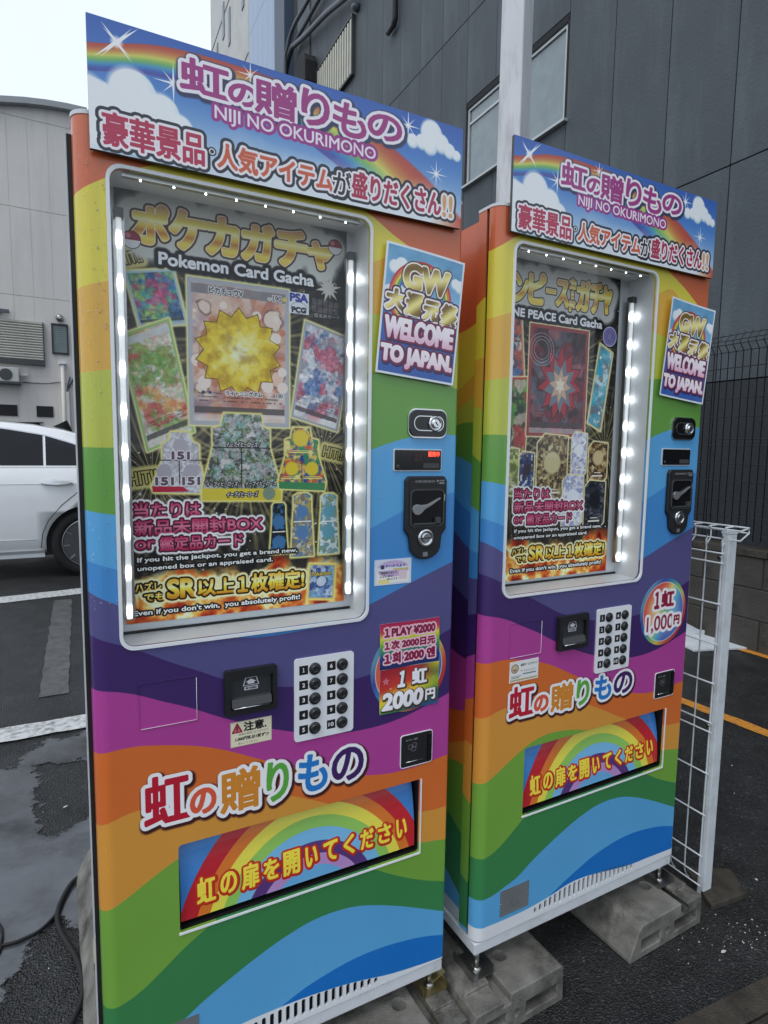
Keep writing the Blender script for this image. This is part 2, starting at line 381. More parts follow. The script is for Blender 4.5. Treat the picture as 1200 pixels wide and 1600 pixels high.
# ---- colours of the vinyl film, top to bottom
BANDC = [(206, 98, 50), (222, 208, 62), (222, 172, 58), (188, 196, 66), (98, 158, 60), (84, 166, 222), (62, 138, 208),
         (80, 76, 132), (54, 28, 96), (176, 60, 148), (216, 106, 40), (218, 150, 56), (114, 166, 60), (50, 128, 70), (86, 166, 220), (10, 110, 196)]
CURVES = [
 [(-.1, 1.66), (0, 1.70), (.05, 1.731), (.12, 1.765), (.25, 1.79), (.40, 1.79), (.52, 1.768), (.544, 1.758), (.586, 1.734), (.64, 1.708), (.70, 1.672), (.763, 1.63)],
 [(0, 1.549), (.051, 1.566), (.2, 1.62), (.4, 1.66), (.54, 1.668), (.60, 1.690), (.65, 1.66), (.763, 1.60)],
 [(0, 1.41), (.052, 1.419), (.3, 1.50), (.54, 1.568), (.60, 1.56), (.763, 1.51)],
 [(0, 1.285), (.05, 1.285), (.3, 1.39), (.54, 1.447), (.66, 1.447), (.764, 1.426)],
 [(0, 1.176), (.05, 1.167), (.3, 1.19), (.541, 1.286), (.591, 1.303), (.623, 1.312), (.68, 1.322), (.721, 1.325), (.764, 1.322)],
 [(0, 1.087), (.051, 1.069), (.3, 1.06), (.54, 1.117), (.585, 1.137), (.626, 1.155), (.732, 1.187), (.763, 1.195)],
 [(0, 1.031), (.05, 1.004), (.135, .955), (.221, .926), (.296, .914), (.362, .914), (.46, .925), (.541, .952), (.649, .993), (.709, 1.015), (.763, 1.034)],
 [(0, .953), (.051, .931), (.077, .919), (.132, .889), (.190, .860), (.231, .839), (.285, .82), (.331, .807), (.42, .794), (.512, .792), (.552, .797), (.64, .825), (.725, .860), (.762, .875)],
 [(0, .854), (.035, .848), (.075, .835), (.116, .816), (.174, .790), (.213, .769), (.250, .751), (.333, .716), (.376, .701), (.44, .683), (.511, .674), (.574, .674), (.640, .683), (.703, .700), (.763, .719)],
 [(0, .733), (.032, .737), (.073, .737), (.114, .730), (.158, .720), (.203, .706), (.249, .686), (.288, .666), (.38, .622), (.46, .588), (.538, .566), (.606, .555), (.669, .555), (.763, .565)],
 [(0, .593), (.019, .600), (.048, .609), (.077, .613), (.15, .618), (.24, .608), (.333, .578), (.415, .541), (.5, .50), (.6, .462), (.690, .438), (.727, .434), (.763, .434)],
 [(0, .424), (.014, .429), (.044, .443), (.074, .460), (.104, .477), (.134, .492), (.169, .506), (.215, .514), (.279, .511), (.347, .497), (.45, .46), (.55, .42), (.62, .385), (.692, .360), (.729, .354), (.764, .347)],
 [(0, .228), (.023, .230), (.046, .236), (.069, .247), (.115, .279), (.147, .303), (.180, .323), (.25, .356), (.35, .378), (.46, .37), (.567, .332), (.611, .306), (.680, .270), (.728, .250), (.761, .238)],
 [(0, .118), (.05, .12), (.09, .130), (.137, .146), (.177, .170), (.245, .204), (.318, .235), (.370, .252), (.404, .260), (.443, .264), (.484, .263), (.525, .257), (.568, .244), (.634, .218), (.705, .185), (.762, .158)],
 [(0, -.02), (.2, .03), (.253, .050), (.303, .072), (.355, .092), (.405, .110), (.444, .119), (.506, .129), (.570, .131), (.636, .125), (.707, .112), (.764, .095)]]

def spline(P, X):
    x = np.array([p[0] for p in P]); y = np.array([p[1] for p in P]); n = len(x); h = np.diff(x); d = np.diff(y) / h
    m = np.empty(n); m[0], m[-1] = d[0], d[-1]
    for i in range(1, n - 1): m[i] = (d[i - 1] * h[i] + d[i] * h[i - 1]) / (h[i - 1] + h[i])
    X = np.clip(X, x[0], x[-1]); i = np.clip(np.searchsorted(x, X) - 1, 0, n - 2); t = (X - x[i]) / h[i]
    return ((2 * t ** 3 - 3 * t ** 2 + 1) * y[i] + (t ** 3 - 2 * t ** 2 + t) * h[i] * m[i] + (-2 * t ** 3 + 3 * t ** 2) * y[i + 1] + (t ** 3 - t ** 2) * h[i] * m[i + 1])

BANDC = [tuple(int(x * .965 + 8) for x in q) for q in BANDC]
def draw_bands(c, xs, dz=0.0, fn=None):
    """xs: 1D position along the wave for each column"""
    for i, col in enumerate(BANDC):
        al = np.ones((c.H, c.W), np.float32) if i == 0 else np.clip((((fn or spline)(CURVES[i - 1], xs) + dz)[None, :] - c.Z) * c.k + 0.5, 0, 1)
        c.mix((slice(None), slice(None)), al, col)

def gold(hi=(250, 238, 150), lo=(120, 92, 20)):
    return lambda sx, sy: (lambda k: A3(lo) * (1 - k) + A3(hi) * k)((0.5 + 0.5 * np.sin((sy * 1.0 - sx * .7) * 6.28 * .8 + 1))[..., None])

LOGO = [('虹', .083, .161, .576, .668, (190, 22, 50)), ('の', .166, .212, .575, .624, (224, 90, 62)), ('贈', .224, .300, .562, .646, (216, 138, 46)),
        ('り', .318, .361, .562, .644, (92, 172, 66)), ('も', .386, .448, .562, .642, (34, 124, 204)), ('の', .462, .534, .566, .638, (60, 28, 96))]

W, H = 0.763, 1.83
def door_art(name, dz, logo, bottom):
    c = Canvas(0, W, 0, H, 1500); xs = c.X[0]
    draw_bands(c, xs, dz)
    # white enamel below the cut of the film
    wb = spline(bottom, xs); c.mix((slice(None), slice(None)), np.clip((wb[None, :] - c.Z) * c.k + .5, 0, 1), (226, 230, 234))
    for t, x0, x1, z0, z1, col in LOGO:
        lx, lz, sx, sz = logo
        q = [lx + (x0 - .083) * sx, lx + (x1 - .083) * sx, lz + (z0 - .562) * sz, lz + (z1 - .562) * sz]
        c.text(t, *q, [(.0095, (60, 20, 24), .005, .003, -.004)], bold=.0022)
    for t, x0, x1, z0, z1, col in LOGO:
        q = [lx + (x0 - .083) * sx, lx + (x1 - .083) * sx, lz + (z0 - .562) * sz, lz + (z1 - .562) * sz]
        c.text(t, *q, [(.0075, (246, 246, 248)), (0, col)], bold=.0028)
    r = np.random.default_rng(len(name)); 
    for _ in range(26):
        x, z, a, L = r.random() * W, r.random() ** 2 * 1.2, r.random() * 3.1, .004 + .022 * r.random() ** 3; c.poly([(x, z), (x + L * math.cos(a), z + L * math.sin(a)), (x + L * math.cos(a), z + L * math.sin(a) + .0007), (x, z + .0006)], (120, 116, 116))
    return c.image(name)

def cloud(c, blobs, base=(222, 236, 244), hi=(246, 251, 253), soft=.0015, shade=(178, 208, 226)):
    for x, z, r in blobs: c.disc(x, z - r * .12, r * 1.05, shade, soft * 2)
    for x, z, r in blobs: c.disc(x, z, r, base, soft)
    for x, z, r in blobs: c.disc(x - r * .1, z + r * .15, r * .8, hi, r * .3)

def banner_art(name):
    c = Canvas(0, .7206, 0, .2036, 2000, (70, 128, 206)); bw, bh = .7206, .2036
    c.a[:] = grad([(0, (214, 228, 240)), (.25, (150, 190, 230)), (.6, (76, 134, 208)), (1, (52, 100, 184))])(c.X / bw, c.Z / bh)
    outer = [(-.05, .76), (.004, .79), (.145, .915), (.326, .95), (.472, .925), (.60, .85), (.689, .74), (.821, .545), (.924, .334), (1.001, .122), (1.06, -.05)]
    inner = [(-.05, .545), (.004, .575), (.107, .655), (.185, .675), (.30, .655), (.433, .57), (.54, .42), (.66, .2), (.74, .0), (.80, -.3), (1.06, -1.6)]
    X = c.X / bw; Z = c.Z / bh; o = spline(outer, X[0])[None, :]; i = spline(inner, X[0])[None, :]
    f = (o - Z) / (o - i)
    cols = [(0, (196, 62, 52)), (.14, (206, 92, 52)), (.28, (222, 150, 66)), (.42, (232, 226, 92)), (.56, (132, 196, 92)), (.72, (66, 158, 206)), (.86, (58, 92, 180)), (1, (96, 72, 150))]
    rb = np.stack([np.interp(f, [p for p, _ in cols], [q[k] / 255 for _, q in cols]) for k in range(3)], -1).astype(np.float32)
    c.mix((slice(None), slice(None)), np.clip(np.minimum(f, 1 - f) * 30, 0, 1) * .92, rb)
    # white mist at the foot, behind the line of copy
    n = vnoise(c.H, c.W, 160, 5, 4)
    mist = np.clip((.42 + .25 * (n - .5) - Z) * 3.2, 0, 1) * np.clip((X - .2) * 4, 0, 1) * np.clip((1.0 - X) * 9, 0, 1); c.mix((slice(None), slice(None)), mist, (232, 240, 246))
    cloud(c, [(.0, .075, .035), (.02, .085, .02), (.067, .100, .036), (.112, .082, .027), (.14, .062, .022), (.03, .05, .045), (.09, .05, .05), (.13, .04, .03), (-.01, .03, .04)])
    cloud(c, [(.598, .152, .012), (.620, .155, .013), (.643, .176, .024), (.668, .162, .017), (.688, .152, .013), (.706, .146, .009), (.64, .152, .016)])
    c.star(.044, .172, .045, 2, rot=42, th=.07); c.star(.044, .172, .037, 2, rot=50, th=.05)
    for x, z, r in ((.131, .133, .034), (.263, .183, .026), (.587, .178, .03), (.656, .099, .028)): c.star(x, z, r, 4, rot=90, th=.055)
    T = [('虹', .199, .311, .64, .89), ('の', .312, .382, .635, .80), ('贈', .378, .482, .615, .895), ('り', .500, .574, .63, .925), ('も', .588, .682, .62, .905), ('の', .690, .793, .68, .90)]
    for t, x0, x1, z0, z1 in T: c.text(t, x0 * bw, x1 * bw, z0 * bh, z1 * bh, [(.008, (40, 50, 90), .004, .002, -.003)], bold=.003)
    for t, x0, x1, z0, z1 in T: c.text(t, x0 * bw, x1 * bw, z0 * bh, z1 * bh, [(.0058, (248, 244, 250)), (0, (166, 52, 132))], bold=.0022)
    c.text('NIJI NO OKURIMONO', .277 * bw, .713 * bw, .437 * bh, .575 * bh, [(.0055, (160, 50, 140)), (0, (250, 240, 250))], bold=.0006)
    G = [('豪華景品', .028, .250, .055, .305, (186, 36, 78)), ('人気アイテム', .283, .585, .075, .275, (214, 94, 56)), ('が', .588, .640, .075, .285, (24, 24, 34)),
         ('盛りだくさん', .644, .928, .085, .315, (178, 34, 74)), ('!!', .936, .968, .09, .295, (220, 170, 110))]
    for t, x0, x1, z0, z1, col in G: c.text(t, x0 * bw, x1 * bw, z0 * bh, z1 * bh, [(.0095, (28, 34, 48))], bold=.0016)
    c.disc(.269 * bw, .189 * bh, .0078, (28, 34, 48)); c.disc(.269 * bw, .189 * bh, .0055, (240, 246, 250)); c.disc(.269 * bw, .189 * bh, .0036, (28, 34, 48))
    for t, x0, x1, z0, z1, col in G: c.text(t, x0 * bw, x1 * bw, z0 * bh, z1 * bh, [(.0045 if t != 'が' else .0035, (246, 240, 244)), (0, col)], bold=.0016 if t != 'が' else .001)
    return c.image(name)

def fire(c, ztop, seed, power=1.0):
    w = c.win(c.x0, c.x1, c.z0, ztop); h, wd = c.X[w].shape
    n = vnoise(h, wd, .05 * c.k, seed, 5); n2 = vnoise(h, wd, .025 * c.k, seed + 9, 4); r = 1 - np.abs(n - .5) * 4
    v = np.clip(.35 + .75 * r * n2 * 1.6 - .1, 0, 1)
    ramp = [(0, (60, 14, 12)), (.3, (168, 42, 20)), (.5, (214, 96, 40)), (.7, (246, 178, 78)), (.88, (255, 232, 150)), (1, (255, 250, 214))]
    col = np.stack([np.interp(v, [p for p, _ in ramp], [q[k] / 255 for _, q in ramp]) for k in range(3)], -1).astype(np.float32)
    t = (c.Z[w] - c.z0) / (ztop - c.z0)
    c.mix(w, np.clip((1.0 - t + .9 * (n - .5) - .12) * 5, 0, 1) * power, col)

def card(c, p0, px, pz, cols, seed, border=(226, 226, 214), glow=(236, 230, 150), cell=.02, header=None, foot=True, blot=None, foil=0.0):
    """a tilted trading card with an abstract field of colours as its picture"""
    q = [p0, px, (px[0] + pz[0] - p0[0], px[1] + pz[1] - p0[1]), pz]
    c.poly(q, glow, .002, .004); c.poly(q, border, .0008)
    w, S, T = c.affine(p0, px, pz); h, wd = S.shape; asp = math.dist(p0, pz) / math.dist(p0, px)
    f = inked(palette_field(h, wd, cols, cell * c.k, seed, 5.5)); f = .75 * f + .25 * inked(palette_field(h, wd, cols[::-1], cell * .35 * c.k, seed + 50, 5.0)) + .10 * (vnoise(h, wd, .05 * c.k, seed + 60, 2)[..., None] - .5)
    if foil: f = f + foil * (vnoise(h, wd, .006 * c.k, seed + 5, 2)[..., None] - .5)
    ins = np.minimum(np.minimum(S, 1 - S), np.minimum(T, 1 - T) * asp); c.mix(w, np.clip((ins - .035) * 60, 0, 1), f)
    if blot:
        for (bx, bz, br, bc) in blot:
            d = np.hypot((S - bx), (T - bz) * asp) + .09 * (vnoise(h, wd, .02 * c.k, seed + 77, 3) - .5)
            c.mix(w, np.clip((br + .018 - d) * 60, 0, 1) * .6, (70, 50, 40)); c.mix(w, np.clip((br - d) * 60, 0, 1), bc); c.mix(w, np.clip((br * .55 - np.hypot(S - bx + br * .25, (T - bz) * asp - br * .25)) * 9, 0, 1) * .35, (255, 250, 230))
    if header: c.mix(w, ((T > .90) & (T < .965) & (ins > .035)) * .8, header)
    if foot:
        c.mix(w, ((T < .13) & (T > .085) & (ins > .05)) * .85, (70, 64, 64)); c.mix(w, ((T < .075) & (ins > .04)) * .5, (236, 232, 226))
        r = vnoise(h, wd, .004 * c.k, seed + 3, 1); c.mix(w, ((T > .16) & (T < .24) & (np.abs(((T * 38) % 1) - .5) < .2) & (r > .5) & (S > .08) & (S < .92)) * .55, (50, 44, 44))

def booster(c, pts, cols, seed, glow=(238, 226, 130), cell=.015, line=None):
    c.poly(pts, glow, .002, .004)
    w, al = c.poly(pts, (200, 200, 200)); h, wd = al.shape; c.mix(w, al, inked(palette_field(h, wd, cols, cell * .7 * c.k, seed, 3.4), .5))
    if line: c.mix(w, al * ((vnoise(h, wd, .003 * c.k, seed + 1, 1) > .55)) * .35, line)

WHB = lambda r=.0035, d=.0022: [(r + d, (250, 246, 248), .002), (r, (46, 24, 34))]
def poster_common(c, dx=0.0, ks=1.0, cut=False):
    """copy printed on both window posters, shifted by dx"""
    X = lambda x: .0 + (x + dx) if ks == 1 else dx + x * ks
    red = grad([(0, (176, 30, 72)), (.5, (226, 120, 150)), (1, (190, 36, 84))])
    L = [(.0062, (244, 238, 240), .003), (.0030, (70, 22, 40)), (.0, red)]
    c.text('当たりは', X(.086), X(.208), 1.150, 1.180, L, bold=.001)
    c.text('新品未開封BOX', X(.086), X(.334), 1.117, 1.146, L, bold=.001)
    c.text('or', X(.087), X(.121), 1.090, 1.106, L, bold=.0008); c.text('鑑定品カード', X(.131), X(.293), 1.084, 1.112, L, bold=.001)
    W1 = [(.0026, (24, 20, 22), .0015), (0, (250, 248, 244))]
    c.text('If you hit the jackpot, you get a brand new,', X(.089), X(.412), 1.0625, 1.0735, W1, bold=.0006)
    c.text('unopened box or an appraised card.', X(.089), X(.357), 1.0455, 1.0565, W1, bold=.0006)
    Gd = [(.0065, (250, 240, 180), .004), (.0035, (40, 22, 10)), (0, grad([(0, (206, 130, 30)), (.45, (252, 222, 70)), (.6, (255, 246, 170)), (1, (236, 176, 40))]))]
    c.text('ハズレ', X(.084), X(.131), 1.006, 1.024, Gd, bold=.0008); c.text('でも', X(.100), X(.136), .987, 1.002, Gd, bold=.0008)
    c.text('SR', X(.144), X(.196), .989, 1.025, Gd, bold=.0026); c.text('以上', X(.202), X(.275), .988, 1.020, Gd, bold=.0016)
    c.text('１枚確定!', X(.283), X(.427), .985, 1.024, Gd, bold=.0018)
    c.text("Even if you don't win,  you absolutely profit!", X(.080), X(.418), .957, .970, W1, bold=.0006)

def poster_bg(c, seed):
    h, w = c.H, c.W; n = vnoise(h, w, .2 * c.k, seed, 5); c.a[:] = A3((20, 19, 22)) + (n[..., None] ** 3) * A3((92, 80, 52)) * 1.0
    for cx, cz in ((.30, 1.25), (.12, 1.23), (.47, 1.29), (.3, 1.5)):
        dx, dz = c.X - cx, c.Z - cz; a = np.arctan2(dz, dx); r = np.hypot(dx, dz)
        ray = (.5 + .5 * np.sin(a * 23 + seed)) * (.5 + .5 * np.sin(a * 57 + 2)); c.mix((slice(None), slice(None)), ray * np.exp(-(r / .17) ** 2) * .75, (214, 196, 130))
    r = np.random.default_rng(seed)
    for _ in range(420):
        x, z, q = c.x0 + r.random() * (c.x1 - c.x0), c.z0 + r.random() * (c.z1 - c.z0), .0004 + .0012 * r.random() ** 3; c.disc(x, z, q, (238, 236, 220), .0006)
    for _ in range(10): c.star(c.x0 + r.random() * (c.x1 - c.x0), c.z0 + r.random() * (c.z1 - c.z0), .008 + .01 * r.random(), 4, (240, 236, 220), r.random() * 90, .04)

GOLDT = grad([(0, (232, 196, 80)), (.12, (236, 214, 90)), (.3, (196, 120, 50)), (.42, (226, 190, 70)), (.6, (246, 238, 170)), (.72, (222, 200, 80)), (1, (204, 146, 100))])

def poster_one(name):
    c = Canvas(.066, .5235, .945, 1.768, 2000); poster_bg(c, 3)
    fire(c, 1.062, 21)
    G = (234, 228, 150)
    card(c, (.104, 1.508), (.190, 1.524), (.080, 1.606), [(52, 120, 170), (60, 158, 150), (196, 70, 110), (150, 190, 90), (40, 70, 130)], 4, (170, 196, 206), G, .022, foil=.3)
    card(c, (.112, 1.278), (.200, 1.318), (.068, 1.490), [(220, 214, 200), (206, 70, 66), (230, 160, 90), (120, 170, 80), (240, 236, 226)], 6, (150, 190, 110), G, .03, header=(210, 214, 220),
         foil=.25)
    card(c, (.399, 1.355), (.505, 1.326), (.430, 1.556), [(206, 208, 216), (150, 150, 160), (70, 110, 170), (200, 90, 110), (236, 236, 240)], 8, (160, 162, 168), G, .024, foil=.3)
    card(c, (.191, 1.332), (.394, 1.332), (.191, 1.613), [(214, 150, 120), (232, 196, 176), (196, 110, 84), (240, 220, 210), (150, 130, 150)], 5, (176, 176, 184), G, .06, header=(120, 116, 120),
         blot=[(.16, .80, .07, (236, 206, 196)), (.84, .76, .10, (240, 214, 200)), (.14, .50, .05, (230, 160, 130)), (.86, .36, .08, (236, 190, 170)), (.12, .26, .06, (240, 220, 206))])
    wq = c.win(.199, .386, 1.402, 1.584); dx_, dz_ = c.X[wq] - .290, c.Z[wq] - 1.485; an = np.arctan2(dz_, dx_); c.mix(wq, (np.sin(an * 18) > 0) * .35 * np.clip(np.hypot(dx_, dz_) * 9, 0, 1), (244, 216, 190))
    rr_ = np.random.default_rng(2)
    for _ in range(34): c.ring(.2 + .186 * rr_.random(), 1.405 + .175 * rr_.random(), 0, .003 + .010 * rr_.random(), (246, 226, 214) if rr_.random() > .4 else (206, 120, 90))
    def burst(cx, cz, r, n, k, col, rot=0): c.poly([(cx + (r if q % 2 == 0 else r * k) * math.sin(math.pi * q / n + rot), cz + (r if q % 2 == 0 else r * k) * math.cos(math.pi * q / n + rot)) for q in range(2 * n)], col)
    burst(.290, 1.478, .089, 14, .80, (110, 78, 30)); burst(.290, 1.478, .086, 14, .80, (232, 196, 40)); burst(.290, 1.478, .066, 14, .74, (240, 212, 60), .2); burst(.290, 1.478, .046, 9, .7, (248, 228, 110)); burst(.290, 1.478, .022, 6, .6, (252, 244, 190)); wq = c.win(.2, .38, 1.385, 1.57); nn_ = vnoise(*c.X[wq].shape, 40, 12, 4); ok = np.hypot(c.X[wq] - .290, c.Z[wq] - 1.478) < .08; c.mix(wq, ok * np.clip((nn_ - .5) * 2.2, 0, .5), (150, 100, 20)); c.mix(wq, ok * np.clip((.42 - nn_) * 2.5, 0, .6), (255, 250, 214))
    B = [(.0012, (240, 236, 236), .001), (0, (40, 34, 36))]
    c.text('ピカチュウV', .232, .298, 1.587, 1.600, B, bold=.0005); c.text('HP', .350, .357, 1.588, 1.592, B); c.text('190', .360, .378, 1.587, 1.598, B, bold=.0004)
    c.disc(.385, 1.5925, .0048, (222, 204, 80))
    c.text('ライトニングボム', .262, .336, 1.392, 1.401, B, bold=.0005); c.text('100', .366, .380, 1.392, 1.400, B, bold=.0004)
    for k, q in enumerate(((196, 150, 60), (60, 60, 70), (60, 60, 110))): c.disc(.205 + k * .013, 1.396, .0035, q)
    c.poly([(.394, 1.568), (.438, 1.568), (.438, 1.611), (.394, 1.611)], (228, 230, 238)); c.text('PSA', .397, .435, 1.593, 1.608, [(0, (50, 60, 150))], bold=.0014)
    c.ring(.416, 1.580, .011, .012, (70, 70, 80), 1.5); c.text('PCG', .401, .431, 1.571, 1.581, [(0, (40, 40, 50))], bold=.0012)
    for k in range(5):
        for j in range(2): c.poly([(.445 + k * .0125, 1.592 - j * .015 - k * .001), (.455 + k * .0125, 1.592 - j * .015 - k * .001), (.455 + k * .0125, 1.605 - j * .015 - k * .001), (.445 + k * .0125, 1.605 - j * .015 - k * .001)], (120 + 20 * (k % 2), 120, 140), .0002)
    c.text('鑑定品カード', .450, .508, 1.566, 1.574, [(.002, (40, 40, 44)), (0, (230, 230, 230))])
    c.star(.482, 1.628, .03, 6, (196, 194, 186), 12, .22)
    for t, x0, x1, z0, z1, rt in (('HIT!!', .072, .110, 1.622, 1.642, 18), ('HIT!!', .078, .128, 1.216, 1.240, 8), ('HIT!!', .472, .517, 1.268, 1.290, -12)): c.text(t, x0, x1, z0, z1, [(.007, (196, 184, 110), .006), (.0022, (40, 34, 16)), (0, (176, 164, 92))], bold=.0008, rot=rt)
    # display boxes
    wh = [(214, 210, 214), (190, 184, 190), (226, 224, 228)]
    booster(c, [(.139, 1.262), (.139, 1.292), (.152, 1.300), (.156, 1.316), (.190, 1.316), (.194, 1.300), (.208, 1.292), (.208, 1.262), (.221, 1.205), (.214, 1.196), (.122, 1.200), (.118, 1.210)], wh, 11, line=(120, 110, 120))
    c.poly([(.120, 1.200), (.188, 1.200), (.176, 1.210), (.119, 1.212)], (190, 36, 60)); c.rect(.169, .1705, 1.214, 1.262, (60, 50, 60)); c.rect(.135, .212, 1.2605, 1.2625, (90, 80, 90))
    for x, z, s in ((.157, 1.264, 1), (.126, 1.214, 1), (.176, 1.214, 1)):
        c.disc(x + .016, z + .026, .013, (176, 166, 178), .002); c.text('151', x, x + .032, z, z + .014, [(.0016, (240, 238, 240)), (0, (96, 72, 88))], bold=.0014)
    gn = [(86, 110, 66), (60, 64, 60), (160, 150, 156), (110, 160, 150), (204, 200, 196)]
    booster(c, [(.235, 1.288), (.235, 1.326), (.252, 1.330), (.258, 1.356), (.333, 1.356), (.338, 1.330), (.352, 1.326), (.352, 1.288), (.376, 1.206), (.376, 1.178), (.212, 1.182), (.213, 1.206)], gn, 13, line=(230, 226, 226))
    c.rect(.292, .2935, 1.207, 1.288, (30, 34, 30)); c.rect(.234, .353, 1.2865, 1.2885, (40, 44, 40)); c.poly([(.213, 1.182), (.376, 1.178), (.376, 1.203), (.213, 1.206)], (222, 196, 60)); c.disc(.35, 1.193, .012, (120, 140, 120), .003)
    for x0, x1, z0, z1 in ((.262, .326, 1.290, 1.300), (.222, .284, 1.210, 1.219), (.300, .366, 1.210, 1.219), (.262, .326, 1.187, 1.198)): c.text('イーブイヒーローズ', x0, x1, z0, z1, [(.0018, (40, 36, 40)), (0, (240, 236, 230))], bold=.0004, skew=.2)
    rb = [(36, 70, 150), (224, 170, 60), (206, 70, 60), (40, 130, 90), (236, 220, 130)]
    booster(c, [(.386, 1.272), (.386, 1.306), (.398, 1.310), (.402, 1.332), (.440, 1.332), (.444, 1.310), (.460, 1.306), (.460, 1.272), (.478, 1.216), (.474, 1.197), (.374, 1.203), (.370, 1.218)], rb, 15)
    c.poly([(.372, 1.203), (.475, 1.197), (.477, 1.213), (.371, 1.218)], (60, 130, 80)); c.disc(.420, 1.310, .016, (228, 196, 50), .004); c.disc(.400, 1.245, .013, (228, 196, 50), .004); c.disc(.446, 1.245, .013, (228, 196, 50), .004); c.rect(.422, .423, 1.218, 1.272, (30, 40, 60))
    for x0, x1, z0, z1 in ((.395, .450, 1.277, 1.286), (.376, .418, 1.221, 1.230), (.426, .470, 1.221, 1.230)): c.rect(x0, x1, z0 + .002, z0 + .004, (236, 220, 120)); c.rect(x0 + .004, x1 - .004, z0 + .006, z0 + .007, (236, 220, 120))
    for x0, x1, zt, zb, cols, sd in ((.351, .391, 1.172, 1.064, [(30, 34, 44), (60, 110, 160), (20, 20, 26)], 17), (.398, .450, 1.192, 1.054, [(186, 160, 70), (80, 120, 170), (130, 110, 90), (210, 200, 170)], 18), (.461, .510, 1.190, 1.056, [(196, 214, 220), (90, 150, 170), (220, 226, 226), (120, 150, 110)], 19)):
        m = (x0 + x1) / 2; booster(c, [(x0 + .006, zt - .03), (x0 + .006, zt - .006), (m - .010, zt), (m + .010, zt), (x1 - .006, zt - .006), (x1 - .006, zt - .03), (x1 - .004, zt - .06), (x1, zb), (x0, zb), (x0 + .004, zt - .06)], cols, sd, cell=.01); c.rect(x0 + .006, x1 - .006, zt - .062, zt - .060, (240, 240, 230))
        c.disc(m, zt - .04, .012, cols[1], .004); c.disc(m, zt - .085, .013, cols[1], .004)
    # title
    GL = [(.022, (196, 196, 190), .016), (.0052, (62, 48, 34)), (.0015, (246, 222, 196)), (0, GOLDT)]
    xs = [(.099, .156), (.164, .226), (.232, .288), (.300, .360), (.368, .432), (.438, .490)]
    for ly in range(4):
        for t, (x0, x1) in zip('ポケカガチャ', xs): c.text(t, x0, x1, 1.664 if t != 'ャ' else 1.668, 1.730 if t != 'ャ' else 1.716, [GL[ly]], bold=.0044)
    for cx, cz in ((.094, 1.664), (.497, 1.715)):      # two plain round red and white badges
        c.disc(cx, cz, .0165, (40, 34, 38)); c.disc(cx, cz, .015, (140, 36, 52)); w = c.win(cx - .015, cx + .015, cz - .015, cz - .001); c.mix(w, (np.hypot(c.X[w] - cx, c.Z[w] - cz) < .015) * 1.0, (226, 224, 228)); c.disc(cx - .006, cz + .007, .004, (196, 110, 124), .002)
    c.text('Pokemon Card Gacha', .141, .448, 1.628, 1.650, [(.006, (14, 14, 18), .004), (0, (238, 236, 240))], bold=.0014)
    poster_common(c)
    card(c, (.436, .958), (.497, .952), (.441, 1.036), [(40, 60, 130), (120, 170, 206), (80, 100, 170), (196, 210, 226)], 31, (226, 196, 90), (246, 226, 130), .02, foot=False, blot=[(.5, .5, .2, (190, 206, 226))])
    c.text('Pokemon', .446, .492, 1.008, 1.017, [(.001, (60, 50, 30)), (0, (236, 210, 90))], bold=.0004)
    return c.image(name)

